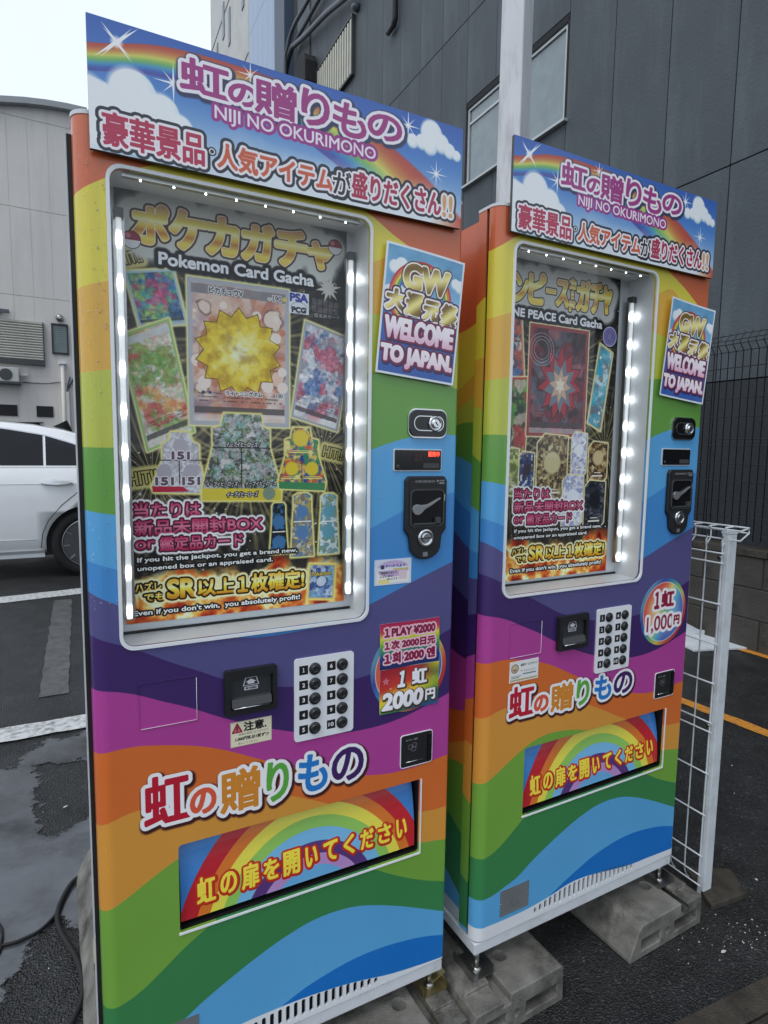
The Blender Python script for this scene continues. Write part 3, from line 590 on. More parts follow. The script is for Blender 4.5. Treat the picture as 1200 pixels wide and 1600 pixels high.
def poster_two(name):
    c = Canvas(.066, .500, .938, 1.760, 2000); poster_bg(c, 8)
    fire(c, 1.062, 33)
    G = (240, 226, 170)
    card(c, (.060, 1.40), (.17, 1.45), (.040, 1.59), [(60, 120, 190), (200, 80, 60), (236, 230, 210), (70, 60, 90)], 14, (210, 120, 90), G, .02)
    card(c, (.050, 1.24), (.178, 1.25), (.060, 1.455), [(90, 170, 60), (40, 60, 50), (206, 190, 170), (180, 50, 50)], 16, (190, 70, 60), G, .03)
    card(c, (.399, 1.357), (.450, 1.335), (.432, 1.572), [(60, 160, 190), (90, 186, 206), (236, 240, 240), (120, 110, 120)], 17, (206, 196, 130), G, .03, foot=False, blot=[(.45, .6, .12, (150, 130, 110)), (.2, .85, .09, (240, 244, 244)), (.7, .2, .1, (236, 240, 240))])
    card(c, (.182, 1.317), (.388, 1.317), (.182, 1.600), [(120, 44, 56), (70, 44, 50), (150, 90, 96), (90, 96, 110), (50, 40, 46)], 19, (150, 60, 62), G, .045, blot=None)
    rp = np.random.default_rng(9)
    def burst2(cx, cz, r, n, k, col, rot=0): c.poly([(cx + (r if q % 2 == 0 else r * k) * math.sin(math.pi * q / n + rot), cz + (r if q % 2 == 0 else r * k) * 1.25 * math.cos(math.pi * q / n + rot)) for q in range(2 * n)], col)
    burst2(.292, 1.455, .082, 11, .62, (50, 26, 32)); burst2(.292, 1.455, .078, 11, .62, (166, 50, 62)); burst2(.292, 1.450, .058, 9, .6, (110, 120, 132), .3); burst2(.292, 1.45, .038, 8, .55, (206, 168, 140), .1); burst2(.292, 1.45, .018, 6, .55, (236, 220, 200))
    w, S, T = c.affine((.182, 1.317), (.388, 1.317), (.182, 1.600)); d = np.hypot(S - .2, (T - .78) * 1.37)
    for r in (.12, .16, .2): c.mix(w, np.clip(1 - np.abs(d - r) * 160, 0, 1) * .7, (226, 220, 226))
    c.disc(.468, 1.594, .026, (120, 112, 168)); c.ring(.468, 1.594, .0245, .027, (210, 206, 230))
    for k in range(9): c.ring(.468 + .014 * math.cos(k * 2.4), 1.594 + .014 * math.sin(k * 2.4), .004, .0055, (66, 58, 112))
    bx = [((.128, .160, 1.285, 1.165), [(200, 210, 120), (180, 180, 150), (110, 120, 60)], 41), ((.163, .212, 1.275, 1.160), [(36, 70, 130), (206, 206, 220), (60, 50, 60)], 42),
          ((.222, .329, 1.322, 1.153), [(176, 150, 100), (110, 84, 60), (206, 190, 140), (60, 50, 40)], 43), ((.345, .400, 1.330, 1.215), [(206, 206, 226), (150, 150, 190), (236, 236, 240)], 44),
          ((.318, .393, 1.215, 1.075), [(210, 210, 228), (150, 156, 196), (236, 236, 244)], 45), ((.410, .482, 1.306, 1.197), [(150, 110, 60), (60, 44, 40), (206, 180, 130)], 46),
          ((.401, .480, 1.198, 1.070), [(40, 44, 56), (90, 90, 100), (24, 26, 32)], 47)]
    for (x0, x1, zt, zb), cols, sd in bx:
        e = (x1 - x0) * .22; booster(c, [(x0, zt - e), (x0 + e, zt), (x1, zt - .004), (x1, zb + e * .6), (x1 - e, zb - .004), (x0, zb)], cols, sd, G, .012)
        m = (x0 + x1) / 2; zm = (zt + zb) / 2 + .01; c.disc(m, zm, (x1 - x0) * .25, cols[2], .006); c.rect(x0 + e, x1 - e, zb + .012, zb + .016, (236, 230, 210)); c.rect(x0 + e * 1.5, x1 - e * 1.5, zb + .022, zb + .024, (236, 230, 210))
    GL = [(.020, (186, 186, 184), .014), (.0045, (46, 38, 24)), (.0014, (240, 226, 170)), (0, GOLDT)]
    xs = [('ワ', .070, .118, 1.650, 1.716), ('ン', .128, .168, 1.650, 1.712), ('ピ', .176, .226, 1.650, 1.722), ('ー', .232, .262, 1.682, 1.690), ('ス', .268, .306, 1.655, 1.716),
          ('カ', .312, .332, 1.702, 1.726), ('ー', .320, .324, 1.677, 1.695), ('ド', .314, .332, 1.646, 1.670), ('ガ', .340, .384, 1.652, 1.726), ('チ', .390, .430, 1.652, 1.726), ('ャ', .434, .466, 1.655, 1.722)]
    for ly in range(4):
        for t, x0, x1, z0, z1 in xs: c.text(t, x0, x1, z0, z1, [GL[ly]], bold=.0036 if x1 - x0 > .03 else .0018)
    c.text('ONE PEACE Card Gacha', .095, .436, 1.612, 1.632, [(.006, (14, 14, 18), .004), (0, (238, 236, 240))], bold=.0014)
    poster_common(c, .066, .986)
    return c.image(name)

def gw_art(name):
    c = Canvas(0, 1, 0, 1.38, 700, (120, 178, 214)); n = vnoise(c.H, c.W, 160, 4, 4)
    c.a[:] = A3((110, 172, 212)) + (n[..., None] - .5) * .25; c.mix((slice(None), slice(None)), np.clip((.70 - .05 * np.sin(c.X * 6) - c.Z) * 20, 0, 1), (50, 96, 176))
    cloud(c, [(.12, 1.14, .06), (.2, 1.17, .07), (.28, 1.13, .05), (.9, 1.12, .05), (.96, 1.10, .06), (.08, .86, .07), (.18, .88, .08), (.3, .86, .08), (.85, .80, .08), (.95, .76, .08), (.5, .84, .1)], soft=.01)
    for k, q in enumerate(((206, 52, 56), (232, 120, 50), (240, 220, 70), (90, 176, 84), (60, 110, 200))):
        c.ring(.47, .86, .40 - .026 * (k + 1), .40 - .026 * k, q, 1.0)
    c.mix((slice(None), slice(None)), np.clip((.95 - c.Z) * 8, 0, 1) * (c.Z > .70) * .6, (170, 206, 226))
    GO = [(.030, (90, 60, 40)), (.016, (250, 240, 226)), (0, gold())]
    c.text('GW', .25, .80, .95, 1.20, GO, bold=.018, shear=.0)
    for t, x0, x1, z0, z1 in (('大', .06, .27, .70, .90), ('還', .30, .50, .68, .90), ('元', .53, .72, .67, .86), ('祭', .76, .95, .64, .87)): c.text(t, x0, x1, z0, z1, [(.042, (60, 20, 60)), (.024, (250, 240, 240)), (.004, gold())], bold=.010)
    WL = [(.030, (40, 30, 90), .0, .008, -.016), (.022, (120, 24, 70)), (0, grad([(0, (240, 190, 214)), (.5, (252, 236, 246)), (1, (255, 250, 252))]))]
    c.text('WELCOME', .07, .93, .40, .61, WL, bold=.016); c.text('TO JAPAN.', .05, .95, .10, .31, WL, bold=.016)
    c.rect(0, 1, 0, .022, (232, 238, 244)); c.rect(0, 1, 1.358, 1.38, (232, 238, 244)); c.rect(0, .022, 0, 1.38, (232, 238, 244)); c.rect(.978, 1, 0, 1.38, (232, 238, 244))
    return c.image(name)

def price_upper(name):
    c = Canvas(0, 1, 0, .68, 500)
    c.a[:] = grad([(0, (34, 44, 96)), (.22, (36, 60, 130)), (.36, (40, 130, 120)), (.5, (100, 176, 70)), (.68, (232, 222, 60)), (.82, (206, 60, 70)), (1, (176, 36, 90))])(c.X, c.Z / .68)
    n = vnoise(c.H, c.W, 40, 3); c.a *= (.92 + .16 * n)[..., None]
    P = [(.024, (246, 200, 214)), (0, (140, 30, 70))]
    c.text('１PLAY ¥2000', .08, .92, .48, .60, P, bold=.010); c.text('１次 2000日元', .08, .92, .29, .41, P, bold=.009); c.text('１회 2000 엔', .08, .92, .08, .23, P, bold=.011)
    return c.image(name)

def price_lower(name):
    c = Canvas(0, 1, 0, .66, 500)
    c.a[:] = grad([(0, (60, 80, 150)), (.14, (40, 96, 120)), (.26, (60, 140, 70)), (.42, (226, 210, 56)), (.5, (240, 200, 60)), (.66, (206, 60, 50)), (1, (170, 40, 60))])(c.X, np.clip((c.Z / .66 * .75 + .28 * (1 - c.X)), 0, 1))
    w = (slice(None), slice(None)); c.mix(w, np.clip((c.X - .62) * 3, 0, 1) * np.clip((c.Z - .2) * 3, 0, 1) * .7, (60, 140, 70)); c.mix(w, np.clip((c.X - .7) * 4, 0, 1) * np.clip((c.Z - .5) * 6, 0, 1) * .9, (230, 220, 50))
    c.pent(.10, .48, .07, (226, 120, 140)); c.pent(.90, .42, .035, (150, 200, 90)); c.pent(.18, .36, .025, (236, 170, 90)); c.pent(.78, .30, .025, (130, 200, 130))
    Wh = [(.020, (70, 60, 40), .0, .010, -.014), (.008, (90, 60, 60)), (0, (248, 246, 250))]
    c.text('１', .32, .42, .37, .59, Wh, bold=.014, skew=.15); c.text('虹', .54, .78, .38, .60, Wh, bold=.012); c.text('2000', .06, .72, .06, .29, Wh, bold=.018, skew=.1); c.text('円', .78, .94, .09, .25, Wh, bold=.010)
    return c.image(name)

def disc_art(name, text):
    c = Canvas(-1, 1, -1, 1, 260); d = np.hypot(c.X, c.Z); a = np.arctan2(c.Z, c.X)
    t = (c.X * .8 - c.Z * .6 + 1) / 2
    rb = lambda v: grad([(0, (190, 40, 70)), (.2, (222, 90, 60)), (.38, (236, 214, 110)), (.52, (150, 206, 130)), (.68, (70, 160, 206)), (.85, (70, 90, 180)), (1, (110, 170, 200))])(0 * v, v)
    c.a[:] = rb(np.clip(t + .08 * np.sin(a * 3), 0, 1)); c.mix((slice(None), slice(None)), np.clip(1 - np.abs(d - .5) * 2, 0, 1) * .3, (255, 255, 255))
    c.mix((slice(None), slice(None)), np.clip((d - .88) * 60, 0, 1), rb(np.clip(1.05 - t, 0, 1)).astype(np.float32) * .9); c.mix((slice(None), slice(None)), np.clip(1 - np.abs(d - .88) * 50, 0, 1) * .8, (250, 246, 240))
    if text:
        P = [(.085, (250, 246, 248)), (0, (150, 24, 60))]
        c.text('１', -.40, -.22, .14, .60, P, bold=.03); c.text('虹', -.10, .42, .16, .60, P, bold=.03); c.text('1,000', -.70, .46, -.60, -.10, P, bold=.010); c.text('円', .50, .74, -.44, -.18, P, bold=.02)
    return c.image(name)

def flap_art(name):
    c = Canvas(.140, .690, .335, .530, 1800, (62, 132, 208)); cx, cz = .42, .281
    c.a[:] = A3((64, 134, 208)) + .06 * (vnoise(c.H, c.W, 120, 2)[..., None] - .5)
    for r, q in ((.289, (196, 32, 46)), (.254, (226, 122, 44)), (.230, (240, 228, 84)), (.204, (150, 204, 96)), (.180, (124, 190, 232)), (.152, (92, 56, 124)), (.125, (190, 146, 204)), (.100, (110, 178, 226))): c.disc(cx, cz, r, q)
    T = '虹の扉を開いてください'; n = len(T); x0, x1 = .172, .667
    for ly in ((.0052, (176, 40, 20), 0, .001, -.001), (.0038, (206, 50, 30)), (0, (252, 232, 74))):
        for i, t in enumerate(T):
            f = (i + .5) / n; x = x0 + (x1 - x0) * f; w = .034 if t in '虹扉開' else .031; h = .050 if t in '虹扉開' else .042
            if t in 'くい': w *= .8
            c.text(t, x - w / 2, x + w / 2, .402 - h / 2, .402 + h / 2, [ly], bold=.0018)
    return c.image(name)

def caution_art(name):
    c = Canvas(0, 1, 0, .62, 420, (232, 224, 196)); c.rect(0, 1, 0, .012, (190, 180, 150)); c.rect(0, .012, 0, .62, (190, 180, 150)); c.rect(.988, 1, 0, .62, (190, 180, 150)); c.rect(0, 1, .608, .62, (190, 180, 150))
    c.poly([(.05, .36), (.27, .36), (.16, .57)], (150, 30, 50), .02); c.poly([(.08, .375), (.24, .375), (.16, .53)], (214, 110, 120)); c.text('!', .15, .17, .39, .49, [(0, (40, 10, 20))], bold=.01)
    B = [(0, (26, 22, 22))]
    c.text('注意.', .32, .86, .36, .58, B, bold=.010); c.text('故障の原因になりますので', .20, .92, .265, .325, B); c.text('1,000円札は1枚ずつ', .12, .92, .14, .23, B, bold=.005, skew=.2); c.text('挿入してください', .18, .66, .04, .10, B)
    return c.image(name)

def house_art(name):
    c = Canvas(0, 1, 0, .64, 420, (214, 222, 236)); c.poly([(.06, .05), (.94, .05), (.94, .42), (.06, .42)], (238, 238, 234)); c.disc(.5, .40, .2, (200, 176, 214), .01, 2.1)
    c.rect(0.0, 1, .36, .44, (226, 228, 238)); c.rect(.5, .92, .36, .40, (206, 190, 110)); c.rect(.10, .40, .03, .14, (236, 224, 150)); c.poly([(.16, .40), (.26, .40), (.26, .50), (.16, .50)], (60, 60, 100))
    B = [(0, (40, 40, 44))]
    c.text('ご来店ありがとう', .12, .60, .27, .34, B, bold=.003); c.text('ございます', .14, .50, .19, .25, B, bold=.003); c.text('またどうぞ', .34, .62, .12, .17, B, bold=.002); c.rect(.66, .88, .12, .34, (226, 206, 214)); c.text('NIJI', .30, .82, .43, .50, [(0, (80, 110, 170))], bold=.003)
    return c.image(name)

def label_art(name):
    c = Canvas(0, 1, 0, .58, 420, (232, 232, 230)); c.disc(.18, .38, .13, (150, 120, 80)); c.disc(.18, .38, .10, (206, 190, 160)); c.poly([(.10, .36), (.26, .36), (.18, .30)], (120, 90, 60))
    B = [(0, (50, 50, 54))]; c.text('販売サービスライン', .38, .96, .42, .49, B, bold=.003); c.text('No.', .38, .46, .28, .32, B); c.rect(.48, .92, .27, .275, (60, 60, 60)); c.rect(.48, .9, .30, .305, (150, 150, 150))
    c.text('03-1234', .46, .92, .17, .23, [(0, (40, 70, 120))]) if False else c.rect(.46, .92, .18, .215, (120, 130, 150)); c.rect(.06, .40, .15, .17, (120, 140, 120)); c.rect(.06, .34, .11, .13, (120, 140, 120)); c.rect(.03, .97, .03, .075, (190, 170, 120))
    return c.image(name)

def keypad_art(name):
    c = Canvas(.3746, .5085, .6792, .8571, 3000, (232, 234, 238))
    for k in range(10):
        cx = .3945 if k < 5 else .4565; cz = .832 - (k % 5) * .0322
        c.rect(cx - .0095, cx + .0095, cz - .0095, cz + .0095, (22, 22, 24)); t = '１' if k == 0 else str(k + 1); hw = (.0022 if k == 0 else .0026) if len(t) == 1 else .0056
        c.text(t, cx - hw, cx + hw, cz - .0042, cz + .0042, [(0, (240, 240, 240))], bold=.0005)
    return c.image(name)

def small_print(name, items, size, col, ppu=500):
    c = Canvas(0, size[0], 0, size[1], ppu, col)
    for it in items:
        if it[0] == 'T': c.text(it[1], *it[2], [(0, it[3])], bold=it[4] if len(it) > 4 else 0)
        elif it[0] == 'O': c.ring(it[1], it[2], it[3], it[4], it[5])
        elif it[0] == 'P': c.poly(it[1], it[2])
    return c.image(name)

I = {}
I['door1'] = door_art('door_film_art', 0.0, (.083, .562, 1, 1), [(-.1, .14), (0, .10), (.05, .085), (.15, .082), (.30, .088), (.405, .085), (.515, .072), (.615, .052), (.70, .042), (.763, .037)])
I['door2'] = door_art('door_film_art_b', .029, (.086, .601, .985, .82), [(0, .071), (.03, .070), (.077, .068), (.181, .069), (.253, .077), (.318, .088), (.38, .088), (.438, .080), (.5, .070), (.560, .062), (.647, .058), (.763, .052)])
def side_art(name):
    c = Canvas(0, .5, 0, H, 700); xs = c.X[0]
    f = lambda P, X: P[1][1] if False else spline(P, np.zeros(1))[0] - .06 * np.sin(X * 9 + P[0][1] * 7) - .035 + .06 * np.sin(P[0][1] * 7)
    draw_bands(c, xs, .0, f); c.mix((slice(None), slice(None)), np.clip((.06 - c.Z) * c.k, 0, 1), (214, 218, 222)); return c.image(name)
I['side'] = side_art('side_film_art'); I['banner'] = banner_art('header_art'); I['p1'] = poster_one('poster_art'); I['p2'] = poster_two('poster_art_b')
I['gw'] = gw_art('festival_art'); I['pu'] = price_upper('price_art'); I['pl'] = price_lower('price_art_b'); I['d1'] = disc_art('disc_art', False); I['d2'] = disc_art('disc_art_b', True)
I['flap'] = flap_art('flap_art'); I['caution'] = caution_art('caution_art'); I['house'] = house_art('note_art'); I['label'] = label_art('label_art'); I['keys'] = keypad_art('keypad_art')
_wh = (226, 226, 230)
I['bill'] = small_print('bill_print', [('P', [(.30, .50), (.70, .50), (.64, .92), (.36, .92)], (200, 200, 204)), ('P', [(.33, .53), (.67, .53), (.62, .89), (.38, .89)], (46, 48, 50)), ('P', [(.42, .58), (.58, .58), (.58, .68), (.64, .68), (.5, .84), (.36, .68), (.42, .68)], (222, 222, 226)),
          ('P', [(.33, .28), (.67, .28), (.67, .46), (.33, .46)], (190, 190, 196)), ('T', '¥1000', (.37, .63, .32, .42), (30, 30, 34), .006)], (1, 1), (46, 48, 50), 220)
I['coinp'] = small_print('coin_print', [('O', .24 + k * .13, .72, .062, .075, _wh) for k in range(4)] + [('T', t, (.20 + k * .13, .28 + k * .13, .70, .75), _wh) for k, t in enumerate(('500', '100', '50', '10'))] +
          [('T', 'おつり', (.76, .97, .70, .82), _wh, .003), ('T', '・返却', (.78, .97, .54, .65), _wh, .003)], (1, 1), (26, 27, 29), 220)
I['ret'] = small_print('return_print', [('T', 'おつり・返却', (.16, .62, .80, .87), (170, 170, 176), .003), ('O', .34, .56, .085, .10, (150, 150, 156)), ('O', .50, .60, .085, .10, (150, 150, 156)), ('O', .47, .47, .085, .10, (150, 150, 156)),
          ('O', .34, .56, .03, .04, (120, 120, 126)), ('O', .50, .60, .03, .04, (120, 120, 126))], (1, 1), (30, 31, 33), 220)
I['onsale'] = small_print('on_sale_print', [('T', '販売中', (.03, .97, .04, .42), (255, 70, 50), .016)], (1, .46), (60, 6, 4), 260)
I['count'] = small_print('count_print', [('T', '27', (.1, .9, .1, .9), (120, 44, 40), .0)], (1, 1), (22, 23, 26), 120)
I['plate'] = small_print('rating_print', [('P', [(.06 + .02 * (k % 3), .12 + k * .09), (.8 - .1 * (k % 4), .12 + k * .09), (.8 - .1 * (k % 4), .135 + k * .09), (.06 + .02 * (k % 3), .135 + k * .09)], (86, 88, 90)) for k in range(8)] + [('O', .5, .3, .1, .12, (86, 88, 90))], (1, .8), (112, 116, 118), 200)

M = {}
M['film1'] = print_mat('vinyl_film', I['door1'], .36, .5, grain=.07, bump=.06); M['film2'] = print_mat('vinyl_film_b', I['door2'], .36, .5, grain=.07, bump=.06); M['films'] = print_mat('side_film', I['side'], .36, .2)
M['banner'] = print_mat('header_print', I['banner'], .3, .35); M['p1'] = print_mat('poster_print', I['p1'], .6); M['p2'] = print_mat('poster_print_b', I['p2'], .6)
for k in ('p1', 'p2'): M[k].node_tree.nodes['Principled BSDF'].inputs['Specular IOR Level'].default_value = .12
M['gw'] = print_mat('festival_print', I['gw'], .35, .4, bump=.5); M['pu'] = print_mat('price_print', I['pu'], .3, .4, bump=.6); M['pl'] = print_mat('price_print_b', I['pl'], .3, .4, bump=.6)
M['d1'] = print_mat('disc_print', I['d1'], .3, .5); M['d2'] = print_mat('disc_print_b', I['d2'], .3, .5); M['flap'] = print_mat('flap_print', I['flap'], .3, .5, bump=.35)
for k in ('caution', 'house', 'label', 'keys', 'bill', 'coinp', 'ret', 'count', 'plate'): M[k] = print_mat(k + '_print', I[k], .42)
M['onsale'] = print_mat('on_sale_lit', I['onsale'], .4, emis=1.6)
M['white'] = pbr('white_enamel', (214, 218, 222), .35, var=.05, dirt=(150, 150, 146), dirt_s=9, dirt_amt=.35)
M['innerw'] = pbr('window_liner', (222, 225, 228), .35, 0, var=.04, dirt=(200, 197, 192), dirt_s=12, dirt_amt=.3)
M['rim'] = pbr('window_trim', (232, 236, 238), .3, var=.03)
M['black'] = pbr('black_plastic', (30, 31, 33), .38, var=.15, bump=.05, bs=300)
M['blackg'] = pbr('gloss_black', (18, 19, 21), .12, var=.1)
M['greyp'] = pbr('grey_plastic', (64, 66, 68), .45, var=.1)
M['rubber'] = pbr('rubber', (22, 22, 23), .7, var=.2)
M['chrome'] = pbr('chrome', (206, 208, 210), .16, 1.0, var=.08)
M['steel'] = pbr('brushed_steel', (168, 168, 166), .3, 1.0, var=.15, vs_=30)
M['zinc'] = pbr('zinc_plating', (176, 164, 122), .32, .9, var=.3, vs_=25)
M['darkin'] = pbr('dark_recess', (20, 20, 22), .6)
M['btn'] = pbr('button_black', (38, 39, 41), .3, var=.1)
M['lever'] = pbr('satin_lever', (150, 152, 154), .35, .6, var=.05)
def glass_mat(name, tint=(.98, .99, .99), refl=.02, rough=.02):
    m = bpy.data.materials.new(name); m.use_nodes = True; nt = m.node_tree; nt.nodes.clear(); N = nt.nodes.new; L = nt.links.new
    o = N('ShaderNodeOutputMaterial'); x = N('ShaderNodeMixShader'); t = N('ShaderNodeBsdfTransparent'); g = N('ShaderNodeBsdfGlossy'); f = N('ShaderNodeLayerWeight')
    f.inputs['Blend'].default_value = .5; t.inputs['Color'].default_value = tint + (1,); g.inputs['Roughness'].default_value = rough
    po = N('ShaderNodeMath'); po.operation = 'POWER'; po.inputs[1].default_value = 4.5; L(f.outputs['Facing'], po.inputs[0])
    mu = N('ShaderNodeMath'); mu.operation = 'MULTIPLY_ADD'; mu.inputs[1].default_value = .8; mu.inputs[2].default_value = refl; L(po.outputs[0], mu.inputs[0])
    L(mu.outputs[0], x.inputs[0]); L(t.outputs[0], x.inputs[1]); L(g.outputs[0], x.inputs[2]); L(x.outputs[0], o.inputs[0]); return m
M['glass'] = glass_mat('clear_acrylic')
M['water'] = bpy.data.materials.new('water_drop'); M['water'].use_nodes = True
_b = M['water'].node_tree.nodes['Principled BSDF']; _b.inputs['Base Color'].default_value = (.9, .95, 1, 1); _b.inputs['Roughness'].default_value = .03; _b.inputs['Transmission Weight'].default_value = .9; _b.inputs['IOR'].default_value = 1.33

def led_mat(name, z0, dz, peak=22.0, base=.8):
    """frosted tube lit from inside: brightest at each lamp"""
    m = bpy.data.materials.new(name); m.use_nodes = True; nt = m.node_tree; b = nt.nodes['Principled BSDF']; N = nt.nodes.new; L = nt.links.new
    t = N('ShaderNodeTexCoord'); s = N('ShaderNodeSeparateXYZ'); L(t.outputs['Object'], s.inputs[0])
    a = N('ShaderNodeMath'); a.operation = 'SUBTRACT'; L(s.outputs['Z'], a.inputs[0]); a.inputs[1].default_value = (z0 - dz / 2) * K
    d = N('ShaderNodeMath'); d.operation = 'DIVIDE'; L(a.outputs[0], d.inputs[0]); d.inputs[1].default_value = dz * K
    f = N('ShaderNodeMath'); f.operation = 'FRACT'; L(d.outputs[0], f.inputs[0])
    c = N('ShaderNodeMath'); c.operation = 'SUBTRACT'; L(f.outputs[0], c.inputs[0]); c.inputs[1].default_value = .5
    p = N('ShaderNodeMath'); p.operation = 'MULTIPLY'; L(c.outputs[0], p.inputs[0]); L(c.outputs[0], p.inputs[1])
    e = N('ShaderNodeMath'); e.operation = 'MULTIPLY'; L(p.outputs[0], e.inputs[0]); e.inputs[1].default_value = -90
    g = N('ShaderNodeMath'); g.operation = 'EXPONENT'; L(e.outputs[0], g.inputs[0])
    h = N('ShaderNodeMath'); h.operation = 'MULTIPLY_ADD'; L(g.outputs[0], h.inputs[0]); h.inputs[1].default_value = peak; h.inputs[2].default_value = base
    b.inputs['Base Color'].default_value = (.85, .88, .9, 1); b.inputs['Roughness'].default_value = .3
    nn = N('ShaderNodeTexNoise'); nn.inputs['Scale'].default_value = 21; nn.inputs['Detail'].default_value = 3; L(t.outputs['Object'], nn.inputs['Vector'])
    n4 = N('ShaderNodeMapRange'); n4.inputs[1].default_value = .3; n4.inputs[2].default_value = .7; n4.inputs[3].default_value = .45; n4.inputs[4].default_value = 1.6; L(nn.outputs['Fac'], n4.inputs[0])
    gm = N('ShaderNodeMath'); gm.operation = 'MULTIPLY'; L(g.outputs[0], gm.inputs[0]); L(n4.outputs[0], gm.inputs[1]); g = gm; L(g.outputs[0], h.inputs[0])
    b.inputs['Emission Color'].default_value = (.93, .97, 1, 1); L(h.outputs[0], b.inputs['Emission Strength']); return m
M['led'] = led_mat('frosted_led_tube', .979, .0745, 8.0, .28)
M['ledhot'] = pbr('led_lamp', (250, 252, 255), .4, emis=(240, 248, 255), es=14)

# ------------------------------------------------------------------ the vending machines
WIN = (.0539, .5371, .9264, 1.7497)
SLOT = (.1407, .6846, .339, .521)

def uvW(x, z): return (x / W, z / H)
def flat_print(name, x0, x1, z0, z1, y, mat, parent, th=.0012, rot=0.0, nx=1, curl=None, side=None):
    """thin printed sheet standing in XZ, print on its front face"""
    m = MB(); w, h = x1 - x0, z1 - z0; n = max(nx, 1)
    cur = curl or (lambda a, b: 0.0)
    P = lambda i, j, o: ((i / n - .5) * w, -cur(i / n, j / n) + o, (j / n - .5) * h)
    for i in range(n):
        for j in range(n):
            m.face([P(i, j, 0), P(i + 1, j, 0), P(i + 1, j + 1, 0), P(i, j + 1, 0)], 0, [(i / n, j / n), ((i + 1) / n, j / n), ((i + 1) / n, (j + 1) / n), (i / n, (j + 1) / n)], n > 1)
            m.face([P(i, j, th), P(i, j + 1, th), P(i + 1, j + 1, th), P(i + 1, j, th)], 1, None, n > 1)
    for i in range(n):
        m.face([P(i, 0, 0), P(i, 0, th), P(i + 1, 0, th), P(i + 1, 0, 0)], 1); m.face([P(i, n, 0), P(i + 1, n, 0), P(i + 1, n, th), P(i, n, th)], 1)
        m.face([P(0, i, 0), P(0, i + 1, 0), P(0, i + 1, th), P(0, i, th)], 1); m.face([P(n, i, 0), P(n, i, th), P(n, i + 1, th), P(n, i + 1, 0)], 1)
    return m.build(name, [mat, side or M['rim']], parent, ((x0 + x1) / 2, y, (z0 + z1) / 2), (0, rad(rot), 0), recalc=False)

def droplets(parent, seed, n, area):
    r = random.Random(seed); m = MB()
    for _ in range(n):
        x0, x1, z0, z1 = area; x, z = r.uniform(x0, x1), r.uniform(z0, z1); q = .0006 + .0016 * r.random() ** 3; st = 1 + r.random() * .8
        b = len(m.v); m.v.append((x, -q * .6, z))
        for k in range(8):
            a = k * math.pi / 4; m.v.append((x + q * .7 * math.cos(a), -q * .42, z + q * .7 * st * math.sin(a))); 
        for k in range(8):
            a = k * math.pi / 4; m.v.append((x + q * math.cos(a), 0, z + q * st * math.sin(a)))
        for k in range(8):
            k2 = (k + 1) % 8; m.f += [(b, b + 1 + k2, b + 1 + k), (b + 1 + k, b + 1 + k2, b + 9 + k2, b + 9 + k)]; m.m += [0, 0]; m.sm += [True, True]
    o = m.build('water_drops', M['water'], parent, (0, -.0003, 0)); o['kind'] = 'stuff'; return o

